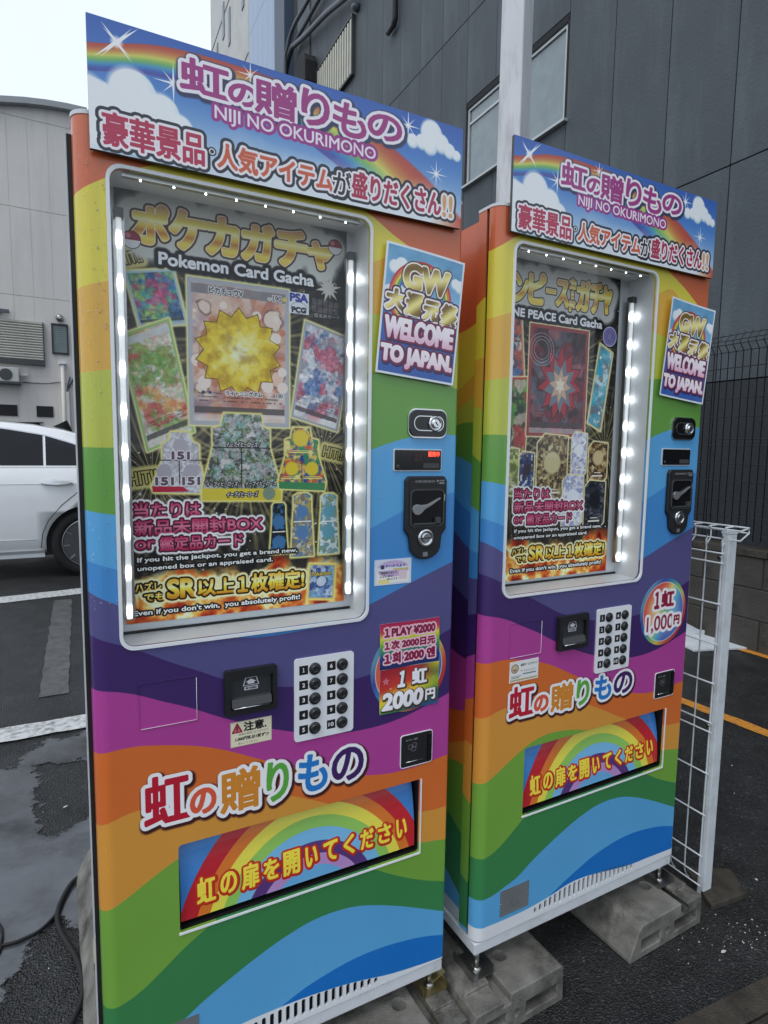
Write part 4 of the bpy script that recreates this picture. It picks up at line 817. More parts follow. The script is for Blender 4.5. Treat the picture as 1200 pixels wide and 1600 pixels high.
def make_machine(loc, yaw, film, label, idx):
    T = empty('vending_machine', loc, yaw, label, 'vending machine', 'rainbow vending machines')
    # door: front skin with window, slot and kick-grille openings, rounded left edge, returns
    m = MB(); lx, z0, z1 = .028, .034, 1.824
    slots = []
    lim = (.200, .575)
    nsl = 22
    for k in range(nsl):
        x = lim[0] + (lim[1] - lim[0]) * k / (nsl - 1); t = abs(k / (nsl - 1) * 2 - 1); top = .083 - .024 * t ** 2 + (.003 if idx == 2 else 0)
        if 0.1 < 1: slots.append(rrect(x - .0046, x + .0046, .044, top, .0042, 3))
    outer = [(lx, z0), (W - .006, z0), (W - .006, z1), (lx, z1)]
    wh = rrect(WIN[0], WIN[1], WIN[2], WIN[3], .022, 6); sh = rrect(SLOT[0], SLOT[1], SLOT[2], SLOT[3], .007, 3)
    m.plate(outer, [wh, sh] + slots, 0, .006, uvW)
    n = 8; pr = [(lx - math.sin(a) * lx, .03 - math.cos(a) * .03) for a in [k * math.pi / 2 / n for k in range(n + 1)]]
    for (xa, ya), (xb, yb) in zip(pr, pr[1:]):
        m.face([(xb, yb, z0), (xa, ya, z0), (xa, ya, z1), (xb, yb, z1)], 0, [uvW(xb, z0), uvW(xa, z0), uvW(xa, z1), uvW(xb, z1)], True)
    pr2 = [(W - .006 + math.sin(a) * .006, .006 - math.cos(a) * .006) for a in [k * math.pi / 2 / 4 for k in range(5)]] + [(W, .034)]
    for (xa, ya), (xb, yb) in zip(pr2, pr2[1:]):
        m.face([(xa, ya, z0), (xb, yb, z0), (xb, yb, z1), (xa, ya, z1)], 0, [uvW(xa, z0), uvW(xb, z0), uvW(xb, z1), uvW(xa, z1)], True)
    m.face([(0, .03, z0), (W, .034, z0), (W - .006, 0, z0), (lx, 0, z0)]); m.face([(0, .03, z1), (lx, 0, z1), (W - .006, 0, z1), (W, .034, z1)])
    door = m.build('door', film, T, recalc=False)
    # white top trim following the rounded corner
    loop = [(lx - math.sin(a) * (lx + .001), .029 - math.cos(a) * .030) for a in [k * math.pi / 2 / 8 for k in range(9)]]
    loop = loop + [(-.001, .07), (W + .001, .07), (W + .001, .004), (W - .005, -.001)]
    MB().prism(loop, lambda a, b: (a, b, z1), lambda a, b: (a, b, 1.8305)).build('top_trim', M['white'], T)
    # gasket, cabinet front frame, cabinet
    holes = [rrect(q[0] - .006, q[1] + .006, q[2] - .006, q[3] + .006, .001, 1) for q in (WIN, SLOT)]
    rc = lambda a, b, c, d: [(a, c), (b, c), (b, d), (a, d)]
    MB().plate(rc(.004, W - .004, .036, 1.822), holes, .0345, .0395).build('door_gasket', M['rubber'], T, recalc=False)
    f = MB(); f.plate(rc(.0, W, .036, 1.8235), holes, .04, .0695); me = f.mesh('cabinet_frame', recalc=False); ul = me.uv_layers.new(name='UVMap')
    def side_uv(me, d0=0, dz=0):
        u = me.uv_layers[0]
        for l in me.loops:
            v = me.vertices[l.vertex_index].co / K; u.data[l.index].uv = ((v.y + d0) / .5, (v.z + dz) / H)
    side_uv(me, 0, .02); link('cabinet_frame', me, M['films'], T)
    f = MB(); f.plate(rc(.010, W - .010, .036, 1.812), holes, .070, .120, back=False); f.box(.010, W - .010, .120, .50, .036, 1.812); me = f.mesh('cabinet', recalc=False); me.uv_layers.new(name='UVMap'); side_uv(me, .12, -.01); link('cabinet', me, M['films'], T)
    # base rail and feet
    MB().box(.002, W - .002, .003, .498, 0, .030).build('base_rail', M['white'], T, bevel=.003)
    MB().box(.15, .66, .012, .03, .038, .092).build('vent_liner', M['darkin'], T)
    if idx == 1:
        MB().box(-.0075, .0, .031, .06, .03, 1.80).build('hinge_strip', M['rubber'], T)
        MB().box(-.0100, -.0075, .034, .06, .03, 1.80).build('hinge_strip', M['white'], T)
    # window
    q = MB(); q.plate(rrect(WIN[0] - .006, WIN[1] + .006, WIN[2] - .006, WIN[3] + .006, .026, 6), [wh], -.004, 0)
    fr = q.build('window_frame', M['rim'], T)
    a, b, c, d = WIN[0] - .001, WIN[1] + .001, WIN[2] - .001, WIN[3] + .001; D = .090
    q = MB(); q.face([(a, .0062, c), (a, D, c), (a, D, d), (a, .0062, d)]); q.face([(b, .0062, c), (b, .0062, d), (b, D, d), (b, D, c)])
    q.face([(a, .0062, d), (a, D, d), (b, D, d), (b, .0062, d)]); q.face([(a, .0062, c), (b, .0062, c), (b, D, c), (a, D, c)]); q.face([(a, D, c), (b, D, c), (b, D, d), (a, D, d)])
    q.build('window_recess', M['innerw'], T, recalc=False)
    MB().box(a + .001, b - .001, .083, .0855, c + .001, c + .006).build('floor_gap', M['rubber'], T)
    MB().plate(rrect(WIN[0] + .001, WIN[1] - .001, WIN[2] + .001, WIN[3] - .001, .021, 6), [], -.001, .0015).build('window_pane', M['glass'], T)
    for x, y in ((.524, .064), (.070, .050)):
        s = empty('led_strip', (x, y, 0), 0); s.parent = T; s.location = Vector((x, y, 0)) * K
        MB().box(-.010, .010, -.004 + .006, .014, .962, 1.690).build('strip_channel', M['steel'], s, bevel=.001)
        MB().tube([(0, 0, .966), (0, 0, 1.686)], .0050, 12).build('strip_tube', M['led'], s)
        MB().box(-.008, .008, -.008, .010, 1.686, 1.702).build('strip_socket', M['greyp'], s)
    ts = empty('led_strip', (0, 0, 0), 0); ts.parent = T
    MB().box(WIN[0] + .02, WIN[1] - .02, .008, .018, 1.742, 1.749).build('strip_channel', M['steel'], ts)
    lm = MB().lathe([(.0002, -.0012), (.0014, -.0009), (.0017, 0)], axis='Z', n=10).mesh('led')
    for k in range(8): link('led', lm, M['ledhot'], ts, (WIN[0] + .05 + k * .055, .013, 1.7415))
    # recessed dispensing hatch
    a, b, c, d = SLOT[0] - .001, SLOT[1] + .001, SLOT[2] - .001, SLOT[3] + .001; D = .075
    q = MB(); q.face([(a, .0062, c), (a, D, c), (a, D, d), (a, .0062, d)]); q.face([(b, .0062, c), (b, .0062, d), (b, D, d), (b, D, c)]); q.face([(a, .0062, d), (a, D, d), (b, D, d), (b, .0062, d)]); q.face([(a, .0062, c), (b, .0062, c), (b, D, c), (a, D, c)]); q.face([(a, D, c), (b, D, c), (b, D, d), (a, D, d)])
    q.build('hatch_recess', M['darkin'], T, recalc=False)
    q = MB(); N = 8; xa, xb = SLOT[0] + .004, SLOT[1] - .006
    prof = [(.351 + (.530 - .351) * k / N, .012 + .030 * (k / N) ** 2.2) for k in range(N + 1)]
    uvf = lambda x, z: ((x - .140) / .550, (z - .335) / .195)
    for (za, ya), (zb, yb) in zip(prof, prof[1:]):
        q.face([(xa, ya, za), (xb, ya, za), (xb, yb, zb), (xa, yb, zb)], 0, [uvf(xa, za), uvf(xb, za), uvf(xb, zb), uvf(xa, zb)], True)
        q.face([(xa, ya + .003, za), (xa, yb + .003, zb), (xb, yb + .003, zb), (xb, ya + .003, za)], 1, None, True)
        q.face([(xa, ya, za), (xa, yb, zb), (xa, yb + .003, zb), (xa, ya + .003, za)], 1); q.face([(xb, ya, za), (xb, ya + .003, za), (xb, yb + .003, zb), (xb, yb, zb)], 1)
    q.face([(xa, .012, .351), (xa, .015, .351), (xb, .015, .351), (xb, .012, .351)], 1)
    q.build('hatch_flap', [M['flap'], M['black']], T, recalc=False)
    MB().box(SLOT[0] - .002, SLOT[1] + .002, -.0025, .004, SLOT[2] - .0045, SLOT[2] - .0005).box(SLOT[1] + .0005, SLOT[1] + .0035, -.0025, .004, SLOT[2] - .0045, SLOT[3]).build('hatch_trim', M['rim'], T)
    # header board on stand-offs
    bx0, bx1, bz0, bz1 = .0259, .7465, 1.7653, 1.9688
    q = MB(); q.face([(bx0, -.016, bz0), (bx1, -.016, bz0), (bx1, -.016, bz1), (bx0, -.016, bz1)], 0, [(0, 0), (1, 0), (1, 1), (0, 1)]); q.box(bx0, bx1, -.0158, -.008, bz0, bz1, 1)
    hs = q.build('header_board', [M['banner'], M['greyp']], T, recalc=False)
    sm = MB().lathe([(.0035, -.008), (.0035, .0), (.003, .001)], n=10).mesh('stand_off')
    for x in (.12, .38, .66): link('stand_off', sm, M['steel'], T, (x, 0, 1.79))
    # lock
    x0, x1, z0, z1 = .6358, .7286, 1.3179, 1.3756
    L_ = empty('door_lock', (0, 0, 0)); L_.parent = T
    MB().plate(rrect(x0 - .003, x1 + .003, z0 - .003, z1 + .003, .018, 6), [], -.004, 0).build('lock_bezel', M['chrome'], L_)
    MB().plate(rrect(x0, x1, z0, z1, .0165, 6), [], -.008, -.004).build('lock_plate', M['blackg'], L_)
    zc = (z0 + z1) / 2
    q = MB(); q.plate(rrect(x0 + .008, x1 - .008, zc - .0165, zc + .0165, .016, 8), [rrect(x0 + .010, x1 - .010, zc - .0145, zc + .0145, .014, 8)], -.0095, -.008); q.build('lock_ring', M['chrome'], L_)
    q = MB().lathe([(.0175, -.008), (.0175, -.010), (.0165, -.013), (.0125, -.0135), (.012, -.012), (.009, -.012), (.0088, -.0155), (.008, -.016)], (x1 - .031, 0, zc), n=28); q.build('lock_cylinder', M['chrome'], L_)
    MB().box(-.001, .001, -.0168, -.0158, -.005, .005).build('key_slot', M['rubber'], L_, (x1 - .031, 0, zc), (0, rad(-35), 0))
    # amount display
    x0, x1, z0, z1 = .6011, .7185, 1.2448, 1.2882
    E_ = empty('amount_display', (0, 0, 0)); E_.parent = T
    MB().plate(rrect(x0 - .0025, x1 + .0025, z0 - .0025, z1 + .0025, .004, 3), [], -.0025, 0).build('display_bezel', M['white'], E_)
    MB().plate(rrect(x0, x1, z0, z1, .0025, 3), [], -.004, -.0025).build('display_screen', M['blackg'], E_)
    MB().box(x1 - .046, x1 - .005, -.0044, -.0040, z0 + .004, z0 + .015).build('display_segment', M['greyp'], E_)
    MB().lathe([(.004, -.004), (.004, -.0046), (.003, -.005)], (x0 + .008, 0, z0 + .008), n=14).build('sensor_dot', M['greyp'], E_)
    if idx == 1:
        flat_print('on_sale_lamp', .6835, .7145, 1.2735, 1.2875 - .001, -.0052, M['onsale'], E_, .0008, side=M['blackg'])
        flat_print('count_digits', .646, .672, 1.264, 1.282, -.0047, M['count'], E_, .0004, side=M['blackg'])
    # coin mechanism
    C_ = empty('coin_unit', (0, 0, 0)); C_.parent = T
    cx = .679; out = [(.626, 1.112), (.626, 1.222), (.634, 1.2315), (.725, 1.2315), (.733, 1.222), (.733, 1.112), (.722, 1.098), (.720, 1.078)] + [(.680 + .0405 * math.cos(rad(-a)), 1.078 + .033 * math.sin(rad(-a))) for a in range(15, 170, 15)] + [(.640, 1.078), (.637, 1.098)]
    MB().prism(out[::-1], lambda a, b: (a, 0, b), lambda a, b: (a, -.009, b)).build('coin_plate', M['black'], C_, bevel=.0025)
    hole = rrect(.640, .722, 1.122, 1.200, .010, 4)
    q = MB(); q.plate(rrect(.637, .7245, 1.119, 1.203, .012, 4), [hole], -.0125, -.0088); q.build('coin_bezel', M['greyp'], C_)
    MB().plate(hole, [], -.0105, -.0092).build('coin_well', M['blackg'], C_)
    flat_print('coin_print', .634, .728, 1.196, 1.229, -.0096, M['coinp'], C_, .0003, side=M['black'])
    lev = [(.642, 1.153), (.641, 1.161), (.645, 1.168), (.653, 1.170), (.664, 1.168), (.678, 1.169), (.712, 1.184), (.713, 1.181), (.690, 1.167), (.672, 1.158), (.664, 1.150), (.657, 1.146), (.648, 1.147)]
    MB().prism(lev, lambda a, b: (a, -.0108, b), lambda a, b: (a, -.0165, b)).build('return_lever', M['lever'], C_, bevel=.0012)
    MB().box(.645, .700, -.018, -.0108, 1.124, 1.128).box(.700, .712, -.020, -.0108, 1.126, 1.140).build('coin_guide', M['greyp'], C_, bevel=.001)
    MB().lathe([(.021, -.009), (.021, -.012), (.019, -.0145), (.013, -.0145), (.0125, -.013), (.0100, -.013), (.0095, -.0155)], (cx, 0, 1.094), n=28).build('coin_lock', M['chrome'], C_)
    MB().box(-.012, .012, -.0165, -.0150, -.0012, .0012).build('coin_slot', M['rubber'], C_, (cx, 0, 1.094))
    MB().box(cx - .006, cx + .006, -.0100, -.0088, 1.052, 1.062).build('service_tab', M['lever'], C_)
    MB().tube([(.7235, -.0105, 1.168), (.7265, -.0105, 1.178), (.7265, -.0105, 1.190)], .0008, 6).build('turn_arrow', M['rim'], C_)
    # banknote unit
    x0, x1, z0, z1 = .2311, .3356, .7651, .8563; B_ = empty('banknote_unit', (0, 0, 0)); B_.parent = T
    ho = rrect(x0 + .011, x1 - .009, z0 + .012, z1 - .016, .003, 3)
    q = MB(); q.plate(rrect(x0, x1, z0, z1, .005, 4), [ho], -.012, 0); q.build('note_bezel', M['black'], B_)
    MB().plate(ho, [], -.003, -.001).build('note_well', M['blackg'], B_)
    flat_print('note_plate', x0 + .012, x1 - .010, z0 + .034, z1 - .017, -.0035, M['bill'], B_, .0005, side=M['black'])
    q = MB(); q.prism([(-.012, z0 + .014), (-.016, z0 + .017), (-.012, z0 + .032), (-.002, z0 + .034), (-.002, z0 + .014)], lambda a, b: (x0 + .013, a, b), lambda a, b: (x1 - .012, a, b)); q.build('note_mouth', M['greyp'], B_, bevel=.001)
    MB().tube([(x0 + .016, -.0165, z0 + .0155), (x1 - .016, -.0165, z0 + .0155)], .0012, 8).build('note_lip', M['chrome'], B_)
    # keypad
    P_ = empty('keypad', (0, 0, 0)); P_.parent = T
    q = MB(); q.plate(rrect(.3746, .5085, .6792, .8571, .007, 4), [], -.0035, 0, lambda x, z: ((x - .3746) / .1339, (z - .6792) / .1779)); q.build('keypad_plate', M['keys'], P_, recalc=False)
    bmh = MB().lathe([(.0128, -.0035), (.0128, -.0065), (.0115, -.0075), (.0092, -.0070), (.0088, -.0100), (.0078, -.0108), (.0045, -.0105), (.0042, -.0100)], n=28).mesh('push_button')
    for k in range(10):
        link('push_button', bmh, M['btn'], P_, (.4190 if k < 5 else .4810, 0, .832 - (k % 5) * .0322 + (.0 if k < 5 else .0)))
    # blank reader panel outline
    x0, x1, z0, z1 = .0755, .1804, .7675, .8554
    q = MB(); q.plate(rrect(x0, x1, z0, z1, .004, 4), [rrect(x0 + .0014, x1 - .0014, z0 + .0014, z1 - .0014, .003, 4)], -.0016, 0, uvW); q.build('blank_panel', film, T, recalc=False)
    MB().tube([(x0 + .004, -.0017, z0 + .0007), (x1 - .0007, -.0017, z0 + .0007), (x1 - .0007, -.0017, z1 - .004)], .0005, 5).build('panel_edge_glint', M['rim'], T)  # white tubes stand in for the glint on the lower and right bevel
    # coin return cup
    x0, x1, z0, z1 = .6303, .7134, .5603, .6365; R_ = empty('coin_return', (0, 0, 0)); R_.parent = T
    MB().plate(rrect(x0 - .0015, x1 + .0015, z0 - .0015, z1 + .0015, .007, 4), [rrect(x0, x1, z0, z1, .006, 4)], -.002, 0).build('return_trim', M['rim'], R_)
    q = MB(); q.plate(rrect(x0, x1, z0, z1, .006, 4), [], -.0015, 0); q.build('return_back', M['black'], R_)
    flat_print('return_flap', x0 + .002, x1 - .014, z0 + .012, z1 - .002, -.0022, M['ret'], R_, .0006, side=M['black'])
    MB().box(x1 - .013, x1 - .003, -.0055, -.0015, z0 + .006, z1 - .005).build('return_cheek', M['blackg'], R_, bevel=.001)
    MB().tube([(x0 + .012, -.0035, z0 + .012), (x1 - .022, -.0035, z0 + .012)], .0009, 6).build('return_lip', M['chrome'], R_)
    # rating plate
    flat_print('rating_plate', .0775, .1730, .080, .151, -.0012, M['plate'], T, .0011, side=M['steel'])
    sc = MB().lathe([(.0018, -.0012), (.0014, -.0024)], n=8).mesh('screw')
    for x in (.0805, .170): link('screw', sc, M['chrome'], T, (x, 0, .1155))
    # feet
    for fx, fy in ((.026, .024), (W - .026, .024), (.026, .470), (W - .026, .470)):
        F_ = empty('levelling_foot', (0, 0, 0)); F_.parent = T; F_.location = Vector((fx, fy, 0)) * K
        zt = -loc[2] + .101
        MB().tube([(0, 0, zt + .004), (0, 0, .001)], .0075, 12).build('foot_bolt', M['steel'], F_)
        MB().lathe([(.014, zt), (.014, zt + .006), (.009, zt + .010)], axis='Z', n=6).build('foot_nut', M['steel'], F_)
        s = 1 if fx > .3 else -1
        b_ = MB(); b_.box(-.032, .032, -.030, .055, zt - .0003, zt + .0022); b_.box(-.034, -.032, -.030, .055, zt - .0003, zt + .022); b_.box(.032, .034, -.030, .055, zt - .0003, zt + .022)
        b_.build('foot_bracket', M['steel' if idx == 2 else 'zinc'], F_, rot=(0, 0, 0))
        if idx == 1: MB().prism([(-.01, .004), (.028, .018), (.030, .014), (-.01, .0)], lambda a, b: (a + .012, -.012, b + zt + .012), lambda a, b: (a + .012, .006, b + zt + .012)).build('foot_wing', M['zinc'], F_)
    droplets(T, 5 + idx, 260 if idx == 1 else 60, (.004, .05, 1.0, 1.80) if idx == 1 else (.55, .76, 1.3, 1.8))
    return T

M1L, M1Y = (-.5128, 1.0314, .150), rad(27.56)
M2L, M2Y = (.2447, 1.4086, .163), rad(28.5)
m1 = make_machine(M1L, M1Y, M['film1'], 'large rainbow striped vending machine in front on the left, with two price cards reading 2000', 1)
m2 = make_machine(M2L, M2Y, M['film2'], 'rainbow striped vending machine further back on the right, with round 1,000 yen price disc', 2)

# posters and signs that hang on or in the machines (each lies in its machine's frame)
def hang(fn, base, yaw, label, cat, *a, **k):
    o = fn(*a, **k); p = Vector(o.location) / K
    ro = o.rotation_euler.copy(); o.location = (Vector(base) + Matrix.Rotation(yaw, 3, 'Z') @ p) * K
    o.rotation_mode = 'XYZ'; o.rotation_euler = (Matrix.Rotation(yaw, 3, 'Z') @ ro.to_matrix()).to_euler(); return tag(o, label, cat)
hang(flat_print, M1L, M1Y, 'black and gold poster with large yellow blotched card inside the left machine window', 'poster', 'window_poster', .066, .5235, .945, 1.768, .086, M['p1'], None, .0008)
hang(flat_print, M2L, M2Y, 'black and gold poster with dark red card inside the right machine window', 'poster', 'window_poster', .066, .500, .938, 1.760, .086, M['p2'], None, .0008)
hang(flat_print, M1L, M1Y, 'tilted GW WELCOME TO JAPAN paper sign taped on the left machine above its lock', 'sign', 'paper_sign', .5595, .7535, 1.440, 1.7065, -.010, M['gw'], None, .0008, rot=5.0, nx=8, curl=lambda a, b: .004 * math.sin(a * 3) * (b - .3))
hang(flat_print, M2L, M2Y, 'tilted GW WELCOME TO JAPAN paper sign taped on the right machine above its lock', 'sign', 'paper_sign', .5740, .7560, 1.425, 1.6885, -.010, M['gw'], None, .0008, rot=5.5, nx=8, curl=lambda a, b: .010 * (a - .3) ** 2 + .004 * b)
hang(flat_print, M1L, M1Y, 'rainbow price card reading 1PLAY 2000 in three lines, upper of two cards', 'price card', 'price_card', .5715, .7260, .8025, .9065, -.0030, M['pu'], None, .0006, nx=6, curl=lambda a, b: .0012 * math.sin(a * 7 + b * 4))
hang(flat_print, M1L, M1Y, 'rainbow price card with stars reading 2000円, lower of two on left machine', 'price card', 'price_card', .5725, .7265, .700, .8020, -.0036, M['pl'], None, .0006, nx=6, curl=lambda a, b: .0012 * math.sin(a * 6 - b * 4))
def disc(cx, cz, r, mat, parent):
    m = MB(); n = 48; P = [(cx + r * math.cos(2 * math.pi * k / n), cz + r * math.sin(2 * math.pi * k / n)) for k in range(n)]
    m.plate(P, [], -.0012, 0, lambda x, z: ((x - cx + r) / (2 * r), (z - cz + r) / (2 * r))); return m.build('price_disc', mat, parent, recalc=False)
disc(.649, .793, .0985, M['d1'], m1); disc(.648, .820, .0985, M['d2'], m2)
flat_print('caution_sticker', .243, .327, .6955, .747, -.0010, M['caution'], m1, .0008)
flat_print('note_sticker', .557, .6485, .9935, 1.050, -.0010, M['house'], m1, .0008)
flat_print('service_sticker', .0805, .174, .7035, .757, -.0010, M['label'], m2, .0008)

# ------------------------------------------------------------------ ground
def ground_mat():
    m = bpy.data.materials.new('wet_asphalt'); m.use_nodes = True; nt = m.node_tree; b = nt.nodes['Principled BSDF']; N = nt.nodes.new; L = nt.links.new
    t = N('ShaderNodeTexCoord')
    def noise(s, d=6, r=.6):
        n = N('ShaderNodeTexNoise'); n.inputs['Scale'].default_value = s; n.inputs['Detail'].default_value = d; n.inputs['Roughness'].default_value = r; L(t.outputs['Object'], n.inputs['Vector']); return n.outputs['Fac']
    big = noise(.55, 6); mid = noise(7, 6); v = N('ShaderNodeTexVoronoi'); v.inputs['Scale'].default_value = 210; L(t.outputs['Object'], v.inputs['Vector'])
    r = N('ShaderNodeValToRGB'); e = r.color_ramp.elements; e[0].position = .0; e[0].color = (.012, .013, .014, 1); e[1].position = .8; e[1].color = (.028, .029, .030, 1)
    x = e.new(.96); x.color = (.10, .10, .10, 1); L(v.outputs['Color'], r.inputs['Fac'])
    r2 = N('ShaderNodeValToRGB'); r2.color_ramp.elements[0].position = .35; r2.color_ramp.elements[0].color = (.6, .6, .6, 1); r2.color_ramp.elements[1].position = .7; r2.color_ramp.elements[1].color = (1.35, 1.35, 1.33, 1); L(mid, r2.inputs['Fac'])
    mu = N('ShaderNodeMix'); mu.data_type = 'RGBA'; mu.blend_type = 'MULTIPLY'; mu.inputs[0].default_value = 1; L(r.outputs[0], mu.inputs[6]); L(r2.outputs[0], mu.inputs[7]); L(mu.outputs[2], b.inputs['Base Color'])
    mr = N('ShaderNodeMapRange'); mr.inputs[1].default_value = .35; mr.inputs[2].default_value = .65; mr.inputs[3].default_value = .26; mr.inputs[4].default_value = .6; b.inputs['Specular IOR Level'].default_value = .38; L(big, mr.inputs[0]); L(mr.outputs[0], b.inputs['Roughness'])
    bp = N('ShaderNodeBump'); bp.inputs['Strength'].default_value = .7; bp.inputs['Distance'].default_value = .006; L(v.outputs['Distance'], bp.inputs['Height'])
    b2 = N('ShaderNodeBump'); b2.inputs['Strength'].default_value = .14; b2.inputs['Distance'].default_value = .01; L(noise(30, 4), b2.inputs['Height']); L(bp.outputs[0], b2.inputs['Normal']); L(b2.outputs[0], b.inputs['Normal'])
    return m
M['asphalt'] = ground_mat()
M['cement'] = pbr('wet_cement', (86, 89, 94), .16, var=.22, vs_=9, bump=.10, bs=14, dirt=(36, 38, 40), dirt_s=3.6, dirt_amt=.8, rvar=.10)
M['patch'] = pbr('coarse_patch', (50, 50, 48), .42, var=.4, vs_=60, bump=.5, bs=160, dirt=(78, 80, 82), dirt_s=9, dirt_amt=.7)
M['paintw'] = pbr('road_paint_white', (206, 208, 208), .5, var=.08, vs_=40, dirt=(70, 70, 70), dirt_s=34, dirt_amt=.9, bump=.3, bs=200)
M['painto'] = pbr('road_paint_orange', (206, 138, 52), .5, var=.15, vs_=30, dirt=(70, 66, 60), dirt_s=30, dirt_amt=.8)
M['faded'] = pbr('worn_paint', (86, 86, 86), .5, var=.3, vs_=10, dirt=(46, 46, 46), dirt_s=22, dirt_amt=.9)
M['conc'] = pbr('weathered_concrete', (122, 120, 114), .62, var=.3, vs_=22, bump=.35, bs=260, dirt=(48, 46, 40), dirt_s=9, dirt_amt=.85, spec=.35)
M['concd'] = pbr('dark_concrete', (66, 62, 55), .6, var=.3, vs_=30, bump=.4, bs=260, dirt=(34, 32, 29), dirt_s=12, dirt_amt=.8, spec=.35)
M['cmu'] = pbr('mossy_block', (64, 62, 57), .8, var=.3, vs_=5, bump=.5, bs=70, dirt=(24, 24, 21), dirt_s=2.2, dirt_amt=.85)

g = MB(); R = 160; n = 24
for i in range(n):
    for j in range(n):
        a, b, c, d = -R + 2 * R * i / n, -R + 2 * R * (i + 1) / n, -R + 2 * R * j / n, -R + 2 * R * (j + 1) / n
        g.face([(a, c, 0), (b, c, 0), (b, d, 0), (a, d, 0)])
tag(g.build('ground', M['asphalt']), 'dark wet asphalt of the car park', kind='structure')

def rough_outline(P, amp, seed, step=.03):
    r = random.Random(seed); out = []
    for (x0, y0), (x1, y1) in zip(P, P[1:] + P[:1]):
        L = math.hypot(x1 - x0, y1 - y0); k = max(1, int(L / step))
        for i in range(k):
            t = i / k; w1 = amp * 1.6; out.append((x0 + (x1 - x0) * t + r.gauss(0, amp * .6) + w1 * math.sin(9 * (y0 + (y1 - y0) * t) * 3.1 + seed), y0 + (y1 - y0) * t + r.gauss(0, amp * .6) + w1 * math.sin(11 * (x0 + (x1 - x0) * t) * 2.7)))
    return out
def sheet(name, P, z, mat, kind='structure', label=None, th=.003):
    tri = geometry.tessellate_polygon([[Vector((x, y, 0)) for x, y in P]]); m = MB(); m.v = [(x, y, z) for x, y in P]
    for t in tri:
        a, b, c = (P[i] for i in t); ar = (b[0] - a[0]) * (c[1] - a[1]) - (b[1] - a[1]) * (c[0] - a[0])
        if abs(ar) < 1e-12: continue
        m.f.append(tuple(t) if ar > 0 else (t[0], t[2], t[1])); m.m.append(0); m.sm.append(False)
    o = m.build(name, mat, recalc=False); tag(o, label, kind=kind); return o
cem = [(-4.5, 3.0), (-3.2, 2.2), (-1.95, 2.46), (-1.689, 2.554), (-1.643, 2.572), (-1.619, 2.628), (-1.668, 2.79), (-1.629, 2.83), (-1.476, 2.902), (-1.30, 3.0), (-1.05, 2.7), (-.80, 2.05), (-.72, 1.80),
       (-.857, 1.70), (-.952, 1.679), (-.978, 1.673), (-1.029, 1.63), (-1.005, 1.559), (-.96, 1.478), (-.928, 1.431), (-.939, 1.369), (-1.0, 1.1), (-1.8, .9), (-4.5, 1.2)]
def sdist(P, X, Y):
    d = np.full(X.shape, 1e9); ins = np.zeros(X.shape, bool)
    for (ax, ay), (bx, by) in zip(P, P[1:] + P[:1]):
        ex, ey = bx - ax, by - ay; t = np.clip(((X - ax) * ex + (Y - ay) * ey) / (ex * ex + ey * ey + 1e-12), 0, 1)
        d = np.minimum(d, np.hypot(X - ax - t * ex, Y - ay - t * ey))
        if ay != by: ins ^= ((ay > Y) != (by > Y)) & (X < (bx - ax) * (Y - ay) / (by - ay) + ax)
    return np.where(ins, d, -d)
pat = [(-1.538, 2.600), (-1.486, 2.496), (-1.422, 2.374), (-1.367, 2.321), (-1.323, 2.202), (-1.263, 2.113), (-1.198, 2.052), (-1.179, 2.082), (-1.156, 2.127), (-1.157, 2.226), (-1.144, 2.278), (-1.12, 2.40), (-1.22, 2.62), (-1.429, 2.645)]
xs_, ys_ = np.arange(-4.6, -.66, .03), np.arange(.9, 3.1, .03); XX, YY = np.meshgrid(xs_, ys_)
dd_ = np.minimum(sdist(cem, XX, YY), -sdist(pat, XX, YY))
q = MB(); q.v = [(x, y, .004) for x, y in zip(XX.ravel(), YY.ravel())]; nx_ = len(xs_); keep = dd_ > -.12
for jj in range(len(ys_) - 1):
    for ii in range(nx_ - 1):
        if keep[jj, ii] or keep[jj + 1, ii + 1]: q.f.append((jj * nx_ + ii, jj * nx_ + ii + 1, (jj + 1) * nx_ + ii + 1, (jj + 1) * nx_ + ii)); q.m.append(0); q.sm.append(False)
mt = M['cement']; nt = mt.node_tree; N_ = nt.nodes.new; L_ = nt.links.new; out = [n for n in nt.nodes if n.type == 'OUTPUT_MATERIAL'][0]; pb = nt.nodes['Principled BSDF']
at = N_('ShaderNodeAttribute'); at.attribute_name = 'edge'; tcn = N_('ShaderNodeTexCoord')
na = N_('ShaderNodeTexNoise'); na.inputs['Scale'].default_value = 7; na.inputs['Detail'].default_value = 9; na.inputs['Roughness'].default_value = .72; L_(tcn.outputs['Object'], na.inputs['Vector'])
m1_ = N_('ShaderNodeMath'); m1_.operation = 'MULTIPLY_ADD'; L_(na.outputs['Fac'], m1_.inputs[0]); m1_.inputs[1].default_value = .34; m1_.inputs[2].default_value = -.17
m2_ = N_('ShaderNodeMath'); m2_.operation = 'ADD'; L_(m1_.outputs[0], m2_.inputs[0]); L_(at.outputs['Fac'], m2_.inputs[1])
mr_ = N_('ShaderNodeMapRange'); mr_.inputs[1].default_value = -.004; mr_.inputs[2].default_value = .010; L_(m2_.outputs[0], mr_.inputs[0])
ms = N_('ShaderNodeMixShader'); tb = N_('ShaderNodeBsdfTransparent'); L_(mr_.outputs[0], ms.inputs[0]); L_(tb.outputs[0], ms.inputs[1]); L_(pb.outputs[0], ms.inputs[2]); L_(ms.outputs[0], out.inputs['Surface'])
o = q.build('cement_patch', mt, recalc=False); tag(o, 'smooth wet grey cement patch on the ground left of the machines', kind='structure')
at_ = o.data.attributes.new('edge', 'FLOAT', 'POINT'); at_.data.foreach_set('value', dd_.ravel().astype(np.float32))
